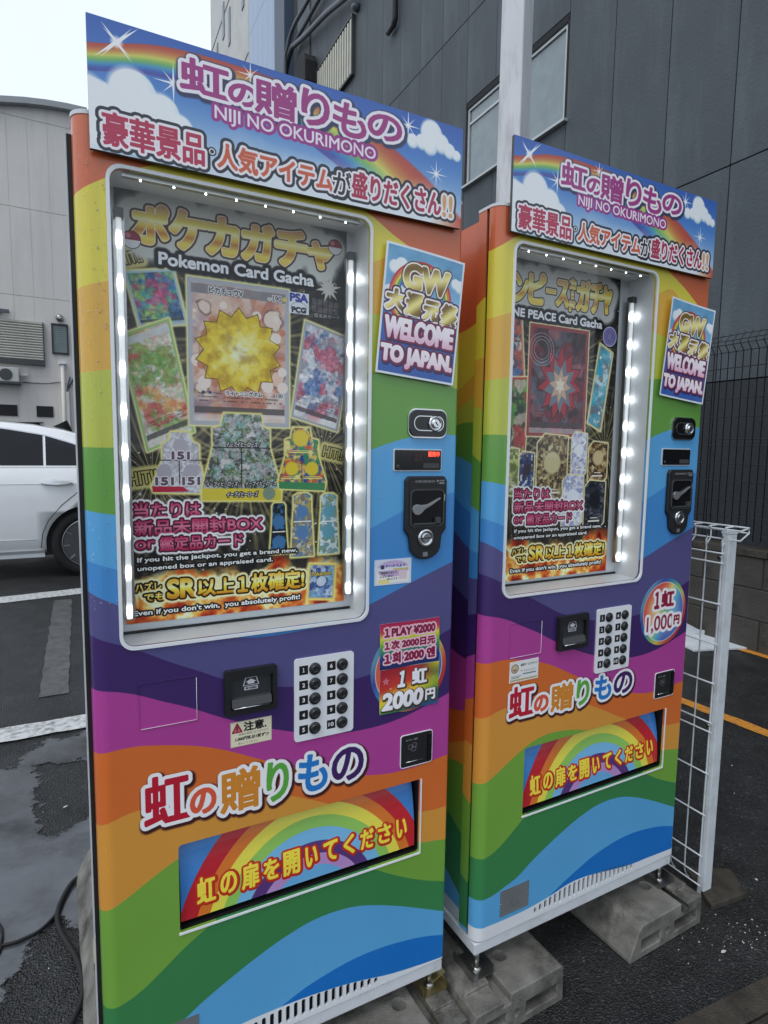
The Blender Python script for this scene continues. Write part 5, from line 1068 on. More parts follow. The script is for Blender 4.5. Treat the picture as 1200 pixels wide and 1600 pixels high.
for (x0, y0), (x1, y1), w_, sd in (((-9.0, 1.26), (-.7, 5.55), 0, 1),): pass
U = Vector((math.cos(rad(27.6)), math.sin(rad(27.6)))); Vv = Vector((-U.y, U.x))
def stripe(name, p, d, a, b, w, mat, z, seed, label):
    p = Vector(p); d = Vector(d).normalized(); q = Vector((-d.y, d.x))
    P = [p + d * a - q * w / 2, p + d * b - q * w / 2, p + d * b + q * w / 2, p + d * a + q * w / 2]
    return sheet(name, rough_outline([tuple(v) for v in P], .0022, seed, .03), z, mat, label=label)
stripe('parking_line', (-1.71, 2.945), U, -4.5, 3.0, .17, M['paintw'], .010, 5, 'white parking line nearest the machines')
stripe('parking_line', (-3.30, 5.68), (.54, .40), -4.5, 4.5, .26, M['paintw'], .004, 6, 'white parking line beside the white car')
stripe('worn_marking', (-2.44, 4.45), (-1.1, 2.18), -1.22, 1.22, .15, M['faded'], .004, 7, 'grey faded dashed marking between the white lines')
stripe('parking_line', (1.89, 3.205), (.24, -.393), -3.5, 3.0, .085, M['painto'], .004, 8, 'orange line running from the machines to the right edge')
stripe('parking_line', (2.70, 4.33), (-.446, .895), -3.5, 3.5, .075, M['painto'], .004, 9, 'orange line along the foot of the block wall')
# pavement corner in front
dU = Vector((.357, .157)).normalized(); dN = Vector((dU.y, -dU.x)); base = Vector((.733, 1.395))
k_ = MB()
def slab(a0, a1, b0, b1, z0, z1, mb):
    P = [base + dU * a + dN * b for a, b in ((a0, b0), (a1, b0), (a1, b1), (a0, b1))]
    mb.prism([tuple(v) for v in P], lambda x, y: (x, y, z0), lambda x, y: (x, y, z1))
for i in range(7):
    q = MB(); slab(-2.4 + .8 * i, -1.606 + .8 * i, .012, .085, -.05, .012, q); o = q.build('kerb_stone', M['concd'], bevel=.004); o['kind'] = 'structure'
    if i == 0: o['label'] = 'flush dark kerb stones at the bottom right'
for i in range(7):
    q = MB(); slab(-2.4 + .8 * i, -1.604 + .8 * i, .089, .9, -.05, .010, q); o = q.build('pavement', M['concd'], bevel=.004); o['kind'] = 'structure'

# pale chips and petals, grit
def chips(name, seed, n, cx, cy, sx, sy, r0, r1, mat, label):
    r = random.Random(seed); m = MB()
    for _ in range(n):
        x, y = r.gauss(cx, sx), r.gauss(cy, sy); q = r0 + (r1 - r0) * r.random() ** 2; a = r.random() * 6.28; e = q * (.35 + .5 * r.random()); h = q * .35 + .001; k = r.uniform(.3, 1)
        P = [(x + math.cos(a + t) * (q if i % 2 == 0 else e), y + math.sin(a + t) * (q if i % 2 == 0 else e)) for i, t in enumerate((0, 1.6, 3.1, 4.7))]
        m.prism(P, lambda u, v: (u, v, .001), lambda u, v: (x + (u - x) * .6, y + (v - y) * .6, .001 + h))
    return tag(m.build(name, mat), label, kind='stuff')
M['chip'] = pbr('pale_chips', (206, 206, 200), .6, var=.2); M['grit'] = pbr('grey_grit', (70, 68, 64), .6, var=.4, vs_=40)
chips('pale_chips', 3, 90, 1.12, 1.68, .13, .05, .0008, .0035, M['chip'], 'pale chips scattered on the asphalt at the bottom right')
chips('pale_chips', 4, 120, 1.4, 2.3, .7, .8, .001, .006, M['chip'], 'few pale flecks spread over the asphalt')
chips('pale_chips', 6, 60, -1.0, 1.9, .35, .5, .001, .004, M['chip'], 'few pale flecks left of the machines')
chips('grit', 5, 2600, 1.0, 1.9, .55, .55, .001, .0045, M['grit'], 'coarse wet grit on the asphalt by the right machine')
chips('grit', 8, 700, -.93, 1.48, .10, .16, .001, .0045, M['grit'], 'coarse grit beside the cable')
pm = MB().prism([(-.010, -.002), (0, -.0045), (.010, -.001), (.008, .003), (-.002, .0045)], lambda a, b: (a, b, .009), lambda a, b: (a, b, .0105)).mesh('fallen_petal'); pm.materials.append(M['chip'])
for (x, y, lb), a in zip(((-1.25, 2.271, 'white petal on the cement left of the machines'), (.999, 1.612, 'white petal on asphalt at the bottom right')), (.9, .3)):
    o = link('fallen_petal', pm, None, None, (x, y, 0), (0, 0, a)); tag(o, lb, 'petal')

# ------------------------------------------------------------------ concrete wheel stops that carry the machines
def wheel_stop(x, y, rz, label, wdt=.288, ln=.62, h=.1005, ch=(.083, .108)):
    """long axis runs back from the machine front; a flat channel and bolt holes on top, slots in the end"""
    T = empty('wheel_stop', (x, y, 0), rz, label, 'wheel stop', 'concrete wheel stops under the machines')
    def boolean(o, cut):
        md = o.modifiers.new('b', 'BOOLEAN'); md.operation = 'DIFFERENCE'; md.solver = 'EXACT'; md.object = cut
        dg = bpy.context.evaluated_depsgraph_get(); me = bpy.data.meshes.new_from_object(o.evaluated_get(dg)); o.modifiers.clear(); o.data = me
    b = MB(); b.prism([(-.035, 0), (-.035, .012), (0, h - .014), (.014, h), (wdt - .008, h), (wdt, h - .006), (wdt + .002, 0)], lambda a, c: (a, 0, c), lambda a, c: (a, ln, c))
    o = b.build('block_body', M['conc'], T)
    cuts = [MB().box(ch[0], ch[1], -.1, ln + .1, h - .026, h + .05),
            MB().box(-.05, ch[0] + .002, -.1, .055, h - .012, h + .05) if ch[0] < .15 else MB().box(ch[1] - .002, wdt + .05, -.1, .05, h - .008, h + .05),
            MB().lathe([(.017, h - .05), (.017, h + .05)], (.158, .105, 0), 'Z', 20), MB().box(.012, .095, -.1, .05, .022, .056), MB().box(.160, wdt - .022, -.1, .05, .022, .056),
            MB().lathe([(.010, -.1), (.010, .05)], (.128, 0, .040), 'Y', 12)]
    for c in cuts:
        cut = c.build('cutter', M['conc'], T); bpy.context.view_layer.update(); boolean(o, cut); bpy.data.objects.remove(cut)
    bm = bmesh.new(); bm.from_mesh(o.data); ed = [e for e in bm.edges if len(e.link_faces) == 2 and e.calc_face_angle(0) > .5]
    bmesh.ops.bevel(bm, geom=ed, offset=.0022, segments=1, affect='EDGES'); bm.to_mesh(o.data); bm.free()
    return T
Y2 = rad(29.5)
wheel_stop(.239, 1.317, Y2, 'weathered concrete wheel stop under the left foot of the right vending machine')
w2 = wheel_stop(.743, 1.588, Y2, 'concrete wheel stop under right foot of the right vending machine, beside the white post', ch=(.190, .216))
MB().box(.192, .214, -.006, .30, .0755, .079).box(.192, .1945, -.006, .30, .079, .093).box(.2115, .214, -.006, .30, .079, .093).build('steel_rail', M['steel'], w2)
wheel_stop(-.033, 1.170, Y2, 'weathered concrete wheel stop under the right foot of the left vending machine', ch=(.198, .222))
wheel_stop(-.523, 1.06, rad(28.5), 'weathered concrete wheel stop under the left foot of the left vending machine', ln=.95)
MB().prism([(0, 0), (.16, .03), (.19, .14), (.04, .18)], lambda a, b: (a, b, -.01), lambda a, b: (a, b, .018)).build('concrete_pad', M['concd'], None, (1.055, 1.78, 0), (0, 0, .2), bevel=.004)
tag(bpy.data.objects['concrete_pad'], 'low dark concrete footing at the foot of the white fence post', 'footing')

# cables on the ground
def smooth_path(P, k=6):
    P = [Vector(p) for p in P]; out = []
    for i in range(len(P) - 1):
        p0, p1, p2, p3 = P[max(i - 1, 0)], P[i], P[i + 1], P[min(i + 2, len(P) - 1)]
        for j in range(k):
            t = j / k; out.append(.5 * ((2 * p1) + (p2 - p0) * t + (2 * p0 - 5 * p1 + 4 * p2 - p3) * t * t + (3 * p1 - p0 - 3 * p2 + p3) * t ** 3))
    return out + [P[-1]]
cb = [(-.86, 2.05), (-.92, 1.95), (-.973, 1.898), (-1.0, 1.860), (-1.003, 1.812), (-.989, 1.736), (-.966, 1.686), (-.935, 1.645), (-.894, 1.604), (-.846, 1.557), (-.808, 1.51), (-.779, 1.462), (-.76, 1.407), (-.755, 1.30), (-.76, 1.1)]
tag(MB().tube(smooth_path([(x, y, .014) for x, y in cb]), .0072, 10).build('power_cable', M['rubber']), 'black cable curving over the ground beside the left machine', 'cable')
cb = [(-1.003, 1.80), (-.990, 1.735), (-.988, 1.700), (-1.001, 1.652), (-1.026, 1.625), (-1.06, 1.603), (-1.15, 1.58), (-1.23, 1.62), (-1.19, 1.70), (-1.119, 1.659), (-1.084, 1.601), (-1.076, 1.557), (-1.15, 1.45)]
tag(MB().tube(smooth_path([(x, y, .0095) for x, y in cb]), .0045, 8).build('thin_cable', M['rubber']), 'thinner black cable looping off to the left edge', 'cable')

# ------------------------------------------------------------------ white mesh fence panel and post beside the right machine
M['wpaint'] = pbr('white_fence_paint', (206, 212, 216), .4, var=.06, dirt=(140, 140, 136), dirt_s=14, dirt_amt=.4)
FT = empty('mesh_fence', (1.060, 1.8526, 0), rad(117), 'white wire mesh fence panel with box post standing right of the machines', 'fence')
MB().box(-.012, .012, -.034, .006, 0, 1.195).build('post', M['wpaint'], FT, bevel=.003)
MB().box(-.013, .013, -.035, .007, 1.1955, 1.203).build('post_cap', M['wpaint'], FT)
hz = [.040, .0745, .141, .282, .4225, .5605, .5915, .720, .8475, .9755, 1.1045, 1.135]; NV = 34; sp = .0535; yo = .014
def vy(z): return yo
hm = MB().tube([(-.008, yo, 0), (sp * (NV - 1) + .01, yo, 0)], .0026, 6).mesh('horizontal_wire'); hm.materials.append(M['wpaint'])
for z in hz: link('horizontal_wire', hm, None, FT, (0, .005, z))
vm = MB().tube(smooth_path([(0, yo - .028, .020), (0, yo - .008, .045), (0, yo, .12), (0, yo, .60), (0, yo, 1.145), (0, yo + .004, 1.155), (0, yo - .016, 1.175), (0, yo - .016, 1.208), (0, yo - .010, 1.214), (0, yo - .055, 1.216)], 3), .0026, 6).mesh('vertical_wire'); vm.materials.append(M['wpaint'])
for k in range(NV): link('vertical_wire', vm, None, FT, (k * sp + .002, 0, 0))
for y_, z_ in ((yo - .016, 1.208), (yo - .056, 1.216), (yo - .056, 1.200), (yo - .016, 1.178)):
    MB().tube([(-.042, y_, z_), (sp * (NV - 1), y_, z_)], .0026, 6).build('rail_wire', M['wpaint'], FT)
MB().tube([(-.042, yo - .016, 1.208), (-.042, yo - .056, 1.216), (-.042, yo - .056, 1.200), (-.042, yo - .016, 1.178)], .0026, 6).build('end_wire', M['wpaint'], FT)
for z in (.58, 1.12): MB().lathe([(.006, -.006), (.006, .004)], (.006, yo + .004, z), 'Y', 10).build('clamp', M['steel'], FT)
MB().box(sp * (NV - 1), sp * (NV - 1) + .03, -.042, .006, 0, 1.195).build('post', M['wpaint'], FT)

# folded white metal sheet lying by the wall
q = MB(); q.box(0, .62, 0, .34, 0, .012); q.prism([(0, .012), (.0, .22), (.10, .24), (.16, .12), (.30, .05), (.62, .03), (.62, .012)], lambda a, b: (a, .33, b), lambda a, b: (a, .34, b))
tag(q.build('metal_sheet', M['wpaint'], None, (2.28, 4.30, .004), (0, 0, rad(10))), 'folded white sheet lying on the asphalt against the block wall', 'sheet')

# ------------------------------------------------------------------ white steel pole behind the right machine
q = MB(); q.box(-.049, .049, -.049, .049, 0, 9.0)
MB_p = q.build('steel_pole', pbr('pole_paint', (206, 210, 214), .45, var=.05, vs_=5, dirt=(140, 140, 138), dirt_s=14, dirt_amt=.6, bump=.08, bs=12, streak=.2), None, (.508, 2.62, 0), (0, 0, rad(-36)), bevel=.010, seg=3)
tag(MB_p, 'tall white square pole rising behind the right machine', 'pole')

# ------------------------------------------------------------------ dark panel-clad building
th = rad(26.5); nrm = Vector((math.cos(th), math.sin(th), 0)); BY = rad(116.5)
M['alc'] = pbr('charcoal_panel', (70, 77, 82), .62, var=.12, vs_=1.6, bump=.35, bs=45, dirt=(92, 100, 107), dirt_s=3.2, dirt_amt=.6, streak=.22)
M['alclow'] = pbr('dark_lower_panel', (46, 51, 56), .7, var=.15, vs_=1.6, bump=.5, bs=60, dirt=(34, 37, 40), dirt_s=3.2, dirt_amt=.6, streak=.3)  # darker tone for the lowest row of panels
M['alcd'] = pbr('panel_joint', (26, 28, 31), .8)
M['frame'] = pbr('window_alu', (186, 190, 190), .35, .3, var=.05)
M['curtain'] = pbr('net_curtain', (168, 176, 176), .8, var=.12, vs_=9)
M['winglass'] = glass_mat('window_glass', (.84, .87, .88), .1)
BT = empty('clad_building', nrm * 4.75, BY, 'dark charcoal panel clad building wall rising behind both machines', 'building')
S0, PW = 3.37 - .645 * 8, .645
pm_cache = {}
def panel(s0, s1, z0, z1, parent=BT, mat=None, name='wall_panel'):
    key = (round(s1 - s0, 3), round(z1 - z0, 3), mat)
    if key not in pm_cache:
        me = MB().box(.004, s1 - s0 - .004, -.05, 0, .004, z1 - z0 - .004).mesh(name, bevel=.004, seg=1); me.materials.append(mat or M['alc']); pm_cache[key] = me
    return link(name, pm_cache[key], None, parent, (s0, 0, z0))
rows = [(0, 2.04), (2.04, 3.76), (3.76, 7.12), (7.12, 10.5), (10.5, 13.9), (13.9, 17.3)]
cols = [S0 + PW * i for i in range(27)]
wcols = [c for c in cols if 5.2 < c < 7.1]; ws0, ws1 = min(wcols), max(wcols) + PW; wz0, wz1 = 4.99, 6.05
for s in cols:
    if s > 14.2: continue
    for z0, z1 in rows:
        if s in wcols and z0 == 3.76:
            panel(s, s + PW, z0, wz0); panel(s, s + PW, wz1, z1)
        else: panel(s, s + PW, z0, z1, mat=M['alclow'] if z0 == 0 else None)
MB().box(S0 - .2, 14.75, -6, -.052, 0, 17.4).build('wall_core', M['alcd'], BT)
# curtain, dark bars standing in for the reveal's shade, two sashes
MB().box(ws0, ws1, -.0515, -.049, wz0, wz1).build('curtain', M['curtain'], BT)
q = MB(); q.box(ws0 - .0, ws1, -.048, -.002, wz1 - .075, wz1 - .004).box(ws0, ws0 + .03, -.048, -.002, wz0, wz1 - .03).box(ws1 - .03, ws1, -.048, -.002, wz0, wz1 - .03).build('reveal_shade', M['alcd'], BT)
MB().box(ws0 - .03, ws1 + .03, -.05, .055, wz0 - .035, wz0 - .006).build('window_sill', M['frame'], BT)
cp = MB()
for s0, s1 in ((ws0 + .03, ws0 + .92), (ws1 - .92, ws1 - .03)):
    wn = empty('window', (0, 0, 0)); wn.parent = BT
    f_ = .035; q = MB(); q.box(s0, s1, -.046, -.016, wz0, wz0 + f_).box(s0, s1, -.046, -.016, wz1 - .076 - f_, wz1 - .076).box(s0, s0 + f_, -.046, -.016, wz0 + f_, wz1 - .076 - f_).box(s1 - f_, s1, -.046, -.016, wz0 + f_, wz1 - .076 - f_).build('window_frame', M['frame'], wn)
    if s0 > ws0 + .1: MB().box(s0 + f_, s1 - f_, -.044, -.020, wz1 - .29, wz1 - .26).box((s0 + s1) / 2 - .25, (s0 + s1) / 2 - .235, -.044, -.020, wz1 - .26, wz1 - .076 - f_).build('window_transom', M['frame'], wn)
    MB().box(s0 + f_, s1 - f_, -.036, -.033, wz0 + f_, wz1 - .076 - f_).build('window_glass', M['winglass'], wn)
MB().box(ws0 + .92, ws1 - .92, -.046, -.010, wz0, wz1 - .076).build('window_mullion', M['alc'], BT)
# slatted grille over an upper window
GT = empty('window_grille', (0, 0, 0)); GT.parent = BT
g0, g1, gz0, gz1 = 10.99, 12.9, 8.34, 9.38
MB().box(g0, g1, .01, .07, gz1 - .03, gz1).box(g0, g1, .01, .07, gz0, gz0 + .03).box(g0, g0 + .03, .01, .07, gz0 + .03, gz1 - .03).box(g1 - .03, g1, .01, .07, gz0 + .03, gz1 - .03).build('grille_frame', M['greyp'], GT)
MB().box(g0 + .05, g1 - .05, .004, .02, gz0 + .05, gz1 - .05).build('grille_back', M['darkin'], GT)
M['slat'] = pbr('cream_slat', (206, 204, 188), .5, var=.06)
sm_ = MB().box(0, .055, .04, .062, 0, gz1 - gz0 - .10).mesh('slat'); sm_.materials.append(M['slat'])
for k in range(15): link('slat', sm_, None, GT, (g0 + .07 + k * (g1 - g0 - .19) / 14, 0, gz0 + .05))
# pipes, domes, lamp
M['pipe'] = pbr('grey_pipe', (84, 90, 98), .4, .1, var=.1)
MB().tube(smooth_path([(10.5, .14, 9.55), (11.16, .14, 9.72), (12.13, .14, 10.02), (13.25, .14, 10.29), (14.0, .14, 10.5), (14.33, .16, 10.55), (14.7, .18, 10.3), (14.9, .18, 9.6), (14.95, .18, 8.4)]), .055, 10).build('wall_pipe', M['pipe'], BT)
MB().tube(smooth_path([(11.0, .10, 10.55), (12.64, .10, 10.62), (13.46, .10, 10.64), (14.1, .10, 10.66), (14.6, .12, 10.5), (14.86, .12, 10.0), (14.98, .12, 8.4)]), .045, 10).build('wall_pipe', M['pipe'], BT)
MB().tube(smooth_path([(11.0, .20, 10.80), (12.9, .20, 10.80), (14.0, .20, 10.84), (14.4, .22, 10.6), (14.6, .22, 10.2), (14.7, .22, 8.4)]), .045, 10).build('wall_pipe', M['pipe'], BT)
MB().tube([(13.42, .02, 12.5), (13.42, .02, 9.85)], .012, 6).build('wall_wire', M['alcd'], BT)
for s, z in ((13.42, 9.75), (10.86, 9.41)): MB().lathe([(.075, 0), (.075, .05), (.06, .10), (.03, .13)], (s, 0, z), 'Y', 16).build('wall_vent', M['pipe'], BT)
q = MB(); q.prism([(13.0, 9.2), (13.0, 9.62), (13.12, 9.80), (13.45, 9.86), (13.72, 9.78), (13.8, 9.60), (13.8, 9.2)], lambda a, b: (a, .0, b), lambda a, b: (a, .28, b)); q.build('vent_hood', M['alcd'], BT, bevel=.02)
MB().tube([(9.25, .07, 14.0), (9.25, .07, 8.26), (9.30, .07, 8.20), (9.50, .07, 8.20)], .05, 8).build('downpipe', pbr('dark_pipe', (44, 46, 50), .4), BT)
# corner strips
MB().box(14.76, 15.35, -.6, -.3, 0, 17.4).build('corner_panel', pbr('pale_corner', (126, 140, 154), .5, var=.06), BT)
MB().tube([(15.05, -.24, 0), (15.05, -.24, 17)], .05, 8).build('downpipe', M['pipe'], BT)

# neighbours further along the street
b2 = empty('glass_building', nrm * 4.85, BY, 'pale blue panelled building between the dark building and the cream one', 'building')
M['bluep'] = pbr('pale_blue_panel', (136, 158, 186), .3, var=.06, vs_=2); M['blued'] = pbr('slate_pilaster', (70, 82, 100), .5, var=.05)
MB().box(15.36, 19.2, -8, -.06, 0, 24).build('building_core', M['blued'], b2)
MB().box(15.36, 16.2, -.06, .10, 0, 24).build('pilaster', M['blued'], b2)
for i in range(6):
    for j in range(7): panel(16.2 + .5 * i, 16.7 + .5 * i, 3.4 * j, 3.4 * j + 3.4, b2, M['bluep'], 'facade_panel')
b3 = empty('pale_building', nrm * 4.85, BY, 'pale cream building with dark slit windows, farthest along the street', 'building')
M['cream'] = pbr('cream_render', (196, 196, 192), .7, var=.06, vs_=1.5, dirt=(168, 168, 166), dirt_s=1.0, dirt_amt=.5)
MB().box(19.22, 24.9, -8, -.0, 0, 26).build('building_wall', M['cream'], b3)
wm = MB().box(0, .28, .0, .03, 0, 1.1).mesh('window'); wm.materials.append(pbr('slit_window', (96, 106, 118), .3))
for i, s in enumerate((19.7, 20.2, 21.6, 22.5, 23.6)):
    for j in range(7): link('window', wm, None, b3, (s, 0, 2.4 + 3.1 * j + (.7 if i % 2 else 0)))
lm_ = MB().box(0, 5.6, .0, .02, 0, .03).mesh('joint_strip'); lm_.materials.append(pbr('render_joint', (150, 150, 150), .7))
for j in range(8): link('joint_strip', lm_, None, b3, (19.25, 0, 3.0 * j + 1.2))

# ------------------------------------------------------------------ block wall with dark mesh fence
CW = empty('block_wall', nrm * 4.38, BY, 'low mossy concrete block wall at the foot of the dark building', 'wall')
bh_, bl = .232, .47; bmc = MB().box(.004, bl - .004, -.16, 0, .003, bh_ - .003).mesh('block', bevel=.005, seg=1); bmc.materials.append(M['cmu'])
for r_ in range(3):
    for i in range(26): link('block', bmc, None, CW, (-1.6 + bl * i + (bl / 2 if r_ % 2 else 0), random.uniform(-.0015, .0015), r_ * bh_))
MB().box(-1.6, 10.8, -.155, -.01, 0, .694).build('mortar_core', M['concd'], CW)
cm_ = MB().box(.003, .60 - .003, -.175, .015, 0, .055).mesh('cap_stone', bevel=.005, seg=1); cm_.materials.append(M['concd'])
for i in range(20): link('cap_stone', cm_, None, CW, (-1.6 + .6 * i, 0, 3 * bh_ + .001))
M['dkwire'] = pbr('dark_fence_paint', (22, 24, 28), .4, var=.1)
DF = empty('dark_mesh_fence', nrm * 4.46, BY, 'dark wire mesh fence on the block wall right of the machines', 'fence')
vpts = [(0, 0, .80), (0, 0, 2.22), (0, .045, 2.27), (0, .045, 2.30), (0, 0, 2.345), (0, 0, 2.36)]
vm2 = MB().tube(vpts, .0035, 5).mesh('vertical_wire'); vm2.materials.append(M['dkwire'])
for k in range(110): link('vertical_wire', vm2, None, DF, (.2 + k * .0585, 0, 0))
hm2 = MB().tube([(.15, 0, 0), (6.65, 0, 0)], .0036, 5).mesh('horizontal_wire'); hm2.materials.append(M['dkwire'])
for z in (.84, .97, 1.10, 1.24, 1.37, 1.51, 1.56, 1.73, 1.87, 2.01, 2.10, 2.22, 2.345): link('horizontal_wire', hm2, None, DF, (0, 0, z))
for z in (2.27, 2.30): link('horizontal_wire', hm2, None, DF, (0, .045, z))
pm2 = MB().box(-.03, .03, -.05, -.006, .745, 2.33).mesh('fence_post', bevel=.004); pm2.materials.append(M['dkwire'])
for s in (.2, 4.15, 6.6): link('fence_post', pm2, None, DF, (s, 0, 0))

# ------------------------------------------------------------------ grey building with curved roof on the left
k18 = 18 / 11.0
P1 = Vector((-6.3025, 11.0569, 0)) * k18
LB = empty('curved_roof_building', (P1.x, P1.y, 0), rad(29), 'light grey building with a curved roof edge at the left behind the white car', 'building')
sz = lambda s, z: (s * k18, GZ + (z - GZ) * k18)
M['lgrey'] = pbr('light_grey_siding', (220, 216, 210), .6, var=.04, vs_=1.2, bump=.1, bs=30, dirt=(200, 197, 192), dirt_s=2.4, dirt_amt=.6, streak=.15)
roof = []
for i in range(25):
    t = i / 24; s = -11 + t * 12.6; zz = sz(0, 7.42)[1] - ((s - 1.6) / 12.6) ** 2 * 9.0 * (1 if s < 1.6 else 0)
    roof.append((s, zz))
wall = [(-11, -.0)] + [(-11, roof[0][1])] + roof[1:] + [(1.6, 0)]
q = MB(); q.prism(wall, lambda a, b: (a, .018, b), lambda a, b: (a, 9, b)); q.build('wall_core', M['lgrey'], LB)
# siding panels: courses split by the horizontal joints
jz = [0, sz(0, 4.055)[1] - 4.9, sz(0, 4.055)[1] - 2.45, sz(0, 4.055)[1], sz(0, 5.545)[1], sz(0, 5.545)[1] + 2.45]
sx_ = [(-.28 - .31 * 14 + .31 * i) * k18 for i in range(19)]
def topat(s): return np.interp(s, [p[0] for p in roof], [p[1] for p in roof]) - .14
for a, b in zip(sx_, sx_[1:]):
    for z0, z1 in zip(jz, jz[1:] + [99]):
        ta, tb = min(z1, topat(a)), min(z1, topat(b))
        if min(ta, tb) <= z0 + .05: continue
        q = MB(); q.prism([(a + .003, z0 + .009), (b - .003, z0 + .009), (b - .003, tb - .009), (a + .003, ta - .009)], lambda u, v: (u, 0, v), lambda u, v: (u, .025, v)); q.build('siding_panel', M['lgrey'], LB)
MB().prism([(s, z) for s, z in roof] + [(s, z - .16) for s, z in roof[::-1]], lambda a, b: (a, -.22, b), lambda a, b: (a, 9, b), smooth=False).build('roof_edge', pbr('roof_edge_metal', (150, 154, 156), .4, .2, var=.05), LB)
def lbx(name, s0, s1, z0, z1, y0, y1, mat, parent=LB, bev=0):
    (a, c), (b, d) = sz(s0, z0), sz(s1, z1); return MB().box(a, b, y0, y1, c, d).build(name, mat, parent, bevel=bev)
SH = empty('roller_shutter', (0, 0, 0)); SH.parent = LB
lbx('shutter_box', -2.0, .16, 2.86, 2.945, -.16, 0, M['greyp'], SH); lbx('shutter_side', .145, .16, 2.95, 3.62, -.12, 0, M['greyp'], SH)
(a, c), (b, d) = sz(-2.0, 2.95), sz(.143, 3.62); ns = 15; hs_ = (d - c) / ns
M['shut'] = pbr('cream_shutter', (206, 204, 194), .5, var=.05)
shm = MB().prism([(-.06, 0), (-.10, hs_ * .3), (-.10, hs_ * .72), (-.05, hs_ * .86), (0, hs_ * .86), (0, 0)], lambda y, z: (a, y, z), lambda y, z: (b, y, z)).mesh('shutter_slat'); shm.materials.append(M['shut'])
for k in range(ns): link('shutter_slat', shm, None, SH, (0, 0, c + k * hs_))
lbx('shutter_back', -2.0, .143, 2.95, 3.62, -.03, -.004, M['darkin'], SH)
WS = empty('window', (0, 0, 0)); WS.parent = LB
lbx('window_frame', .28, .305, 3.09, 3.63, -.07, 0, M['black'], WS); lbx('window_frame', .525, .55, 3.09, 3.63, -.07, 0, M['black'], WS); lbx('window_frame', .305, .525, 3.09, 3.12, -.07, 0, M['black'], WS); lbx('window_frame', .305, .525, 3.60, 3.63, -.07, 0, M['black'], WS)
(a, c), (b, d) = sz(.305, 3.12), sz(.525, 3.60); ls = MB().box(a, b, -.03, -.02, 0, (d - c) / 14 - .012).mesh('louvre'); ls.materials.append(pbr('jalousie_glass', (120, 136, 136), .25, var=.1))
for k in range(14): link('louvre', ls, None, WS, (0, 0, c + k * (d - c) / 14 + .006), (0, 0, 0))
(a, c) = sz(.42, 3.735); MB().lathe([(.11, 0), (.11, -.05), (.09, -.11), (.04, -.15)], (a, 0, c), 'Y', 16).build('wall_vent', M['steel'], LB)
for s0, s1 in ((-.82, -.30), (-.005, .26)): lbx('dark_window', s0, s1, 1.95, 2.145, -.03, 0, M['darkin'])
AC = empty('air_conditioner', (0, 0, 0)); AC.parent = LB
lbx('ac_casing', -.78, -.245, 2.53, 2.775, -.42, -.10, pbr('ac_casing', (196, 198, 196), .5, var=.04), AC, .02)
(a, c) = sz(-.44, 2.65); MB().lathe([(.16, -.425), (.16, -.44), (.15, -.44)], (a, 0, c), 'Y', 24).build('ac_fan_grille', M['greyp'], AC)
lbx('ac_bracket', -.80, -.22, 2.495, 2.53, -.45, 0, M['greyp'], AC); (a, c), (b, d) = sz(-.24, 2.66), sz(-.12, 2.70); MB().box(a, b, -.2, -.1, c, d).build('ac_pipe', M['lgrey'], AC)
(a, c), (b, d) = sz(-.56, 3.72), sz(-.35, 3.77); MB().box(a, b, -.22, -.08, c, d).box(a, a + .08, -.1, 0, c - .05, d + .1).build('wall_lamp', M['pipe'], LB)
(a, c), (b, d) = sz(.435, 1.2), sz(.435, 2.91); MB().tube([(a, -.12, 0), (a, -.12, d)], .055, 10).build('drain_pipe', M['lgrey'], LB); MB().box(a - .09, a + .09, -.2, 0, d, d + .06).build('pipe_cap', M['rim'], LB)
(a, c), (b, d) = sz(.475, 1.2), sz(.525, 2.42); MB().box(a, b, -.14, 0, 0, d).build('cable_duct', M['lgrey'], LB)
(a, c), (b, d) = sz(.50, 2.42), sz(.515, 2.66); MB().tube(smooth_path([(a, -.1, c), (a + .02, -.1, (c + d) / 2), (b + .05, -.1, d), (b + .06, -.05, d + .05)]), .022, 6).build('wall_cable', M['pipe'], LB)
(a, c), (b, d) = sz(-.2, 2.55), sz(.42, 2.60); MB().tube(smooth_path([(a, -.05, c), ((a + b) / 2, -.05, c - .01), (b, -.05, d)]), .012, 5).build('wall_cable', M['pipe'], LB)
(a, c) = sz(.51, 2.48); MB().tube(smooth_path([(a, -.08, c), (a + .25, -.1, c + .4), (a + .6, -.1, c + .5)]), .03, 6).build('wall_cable', M['greyp'], LB)

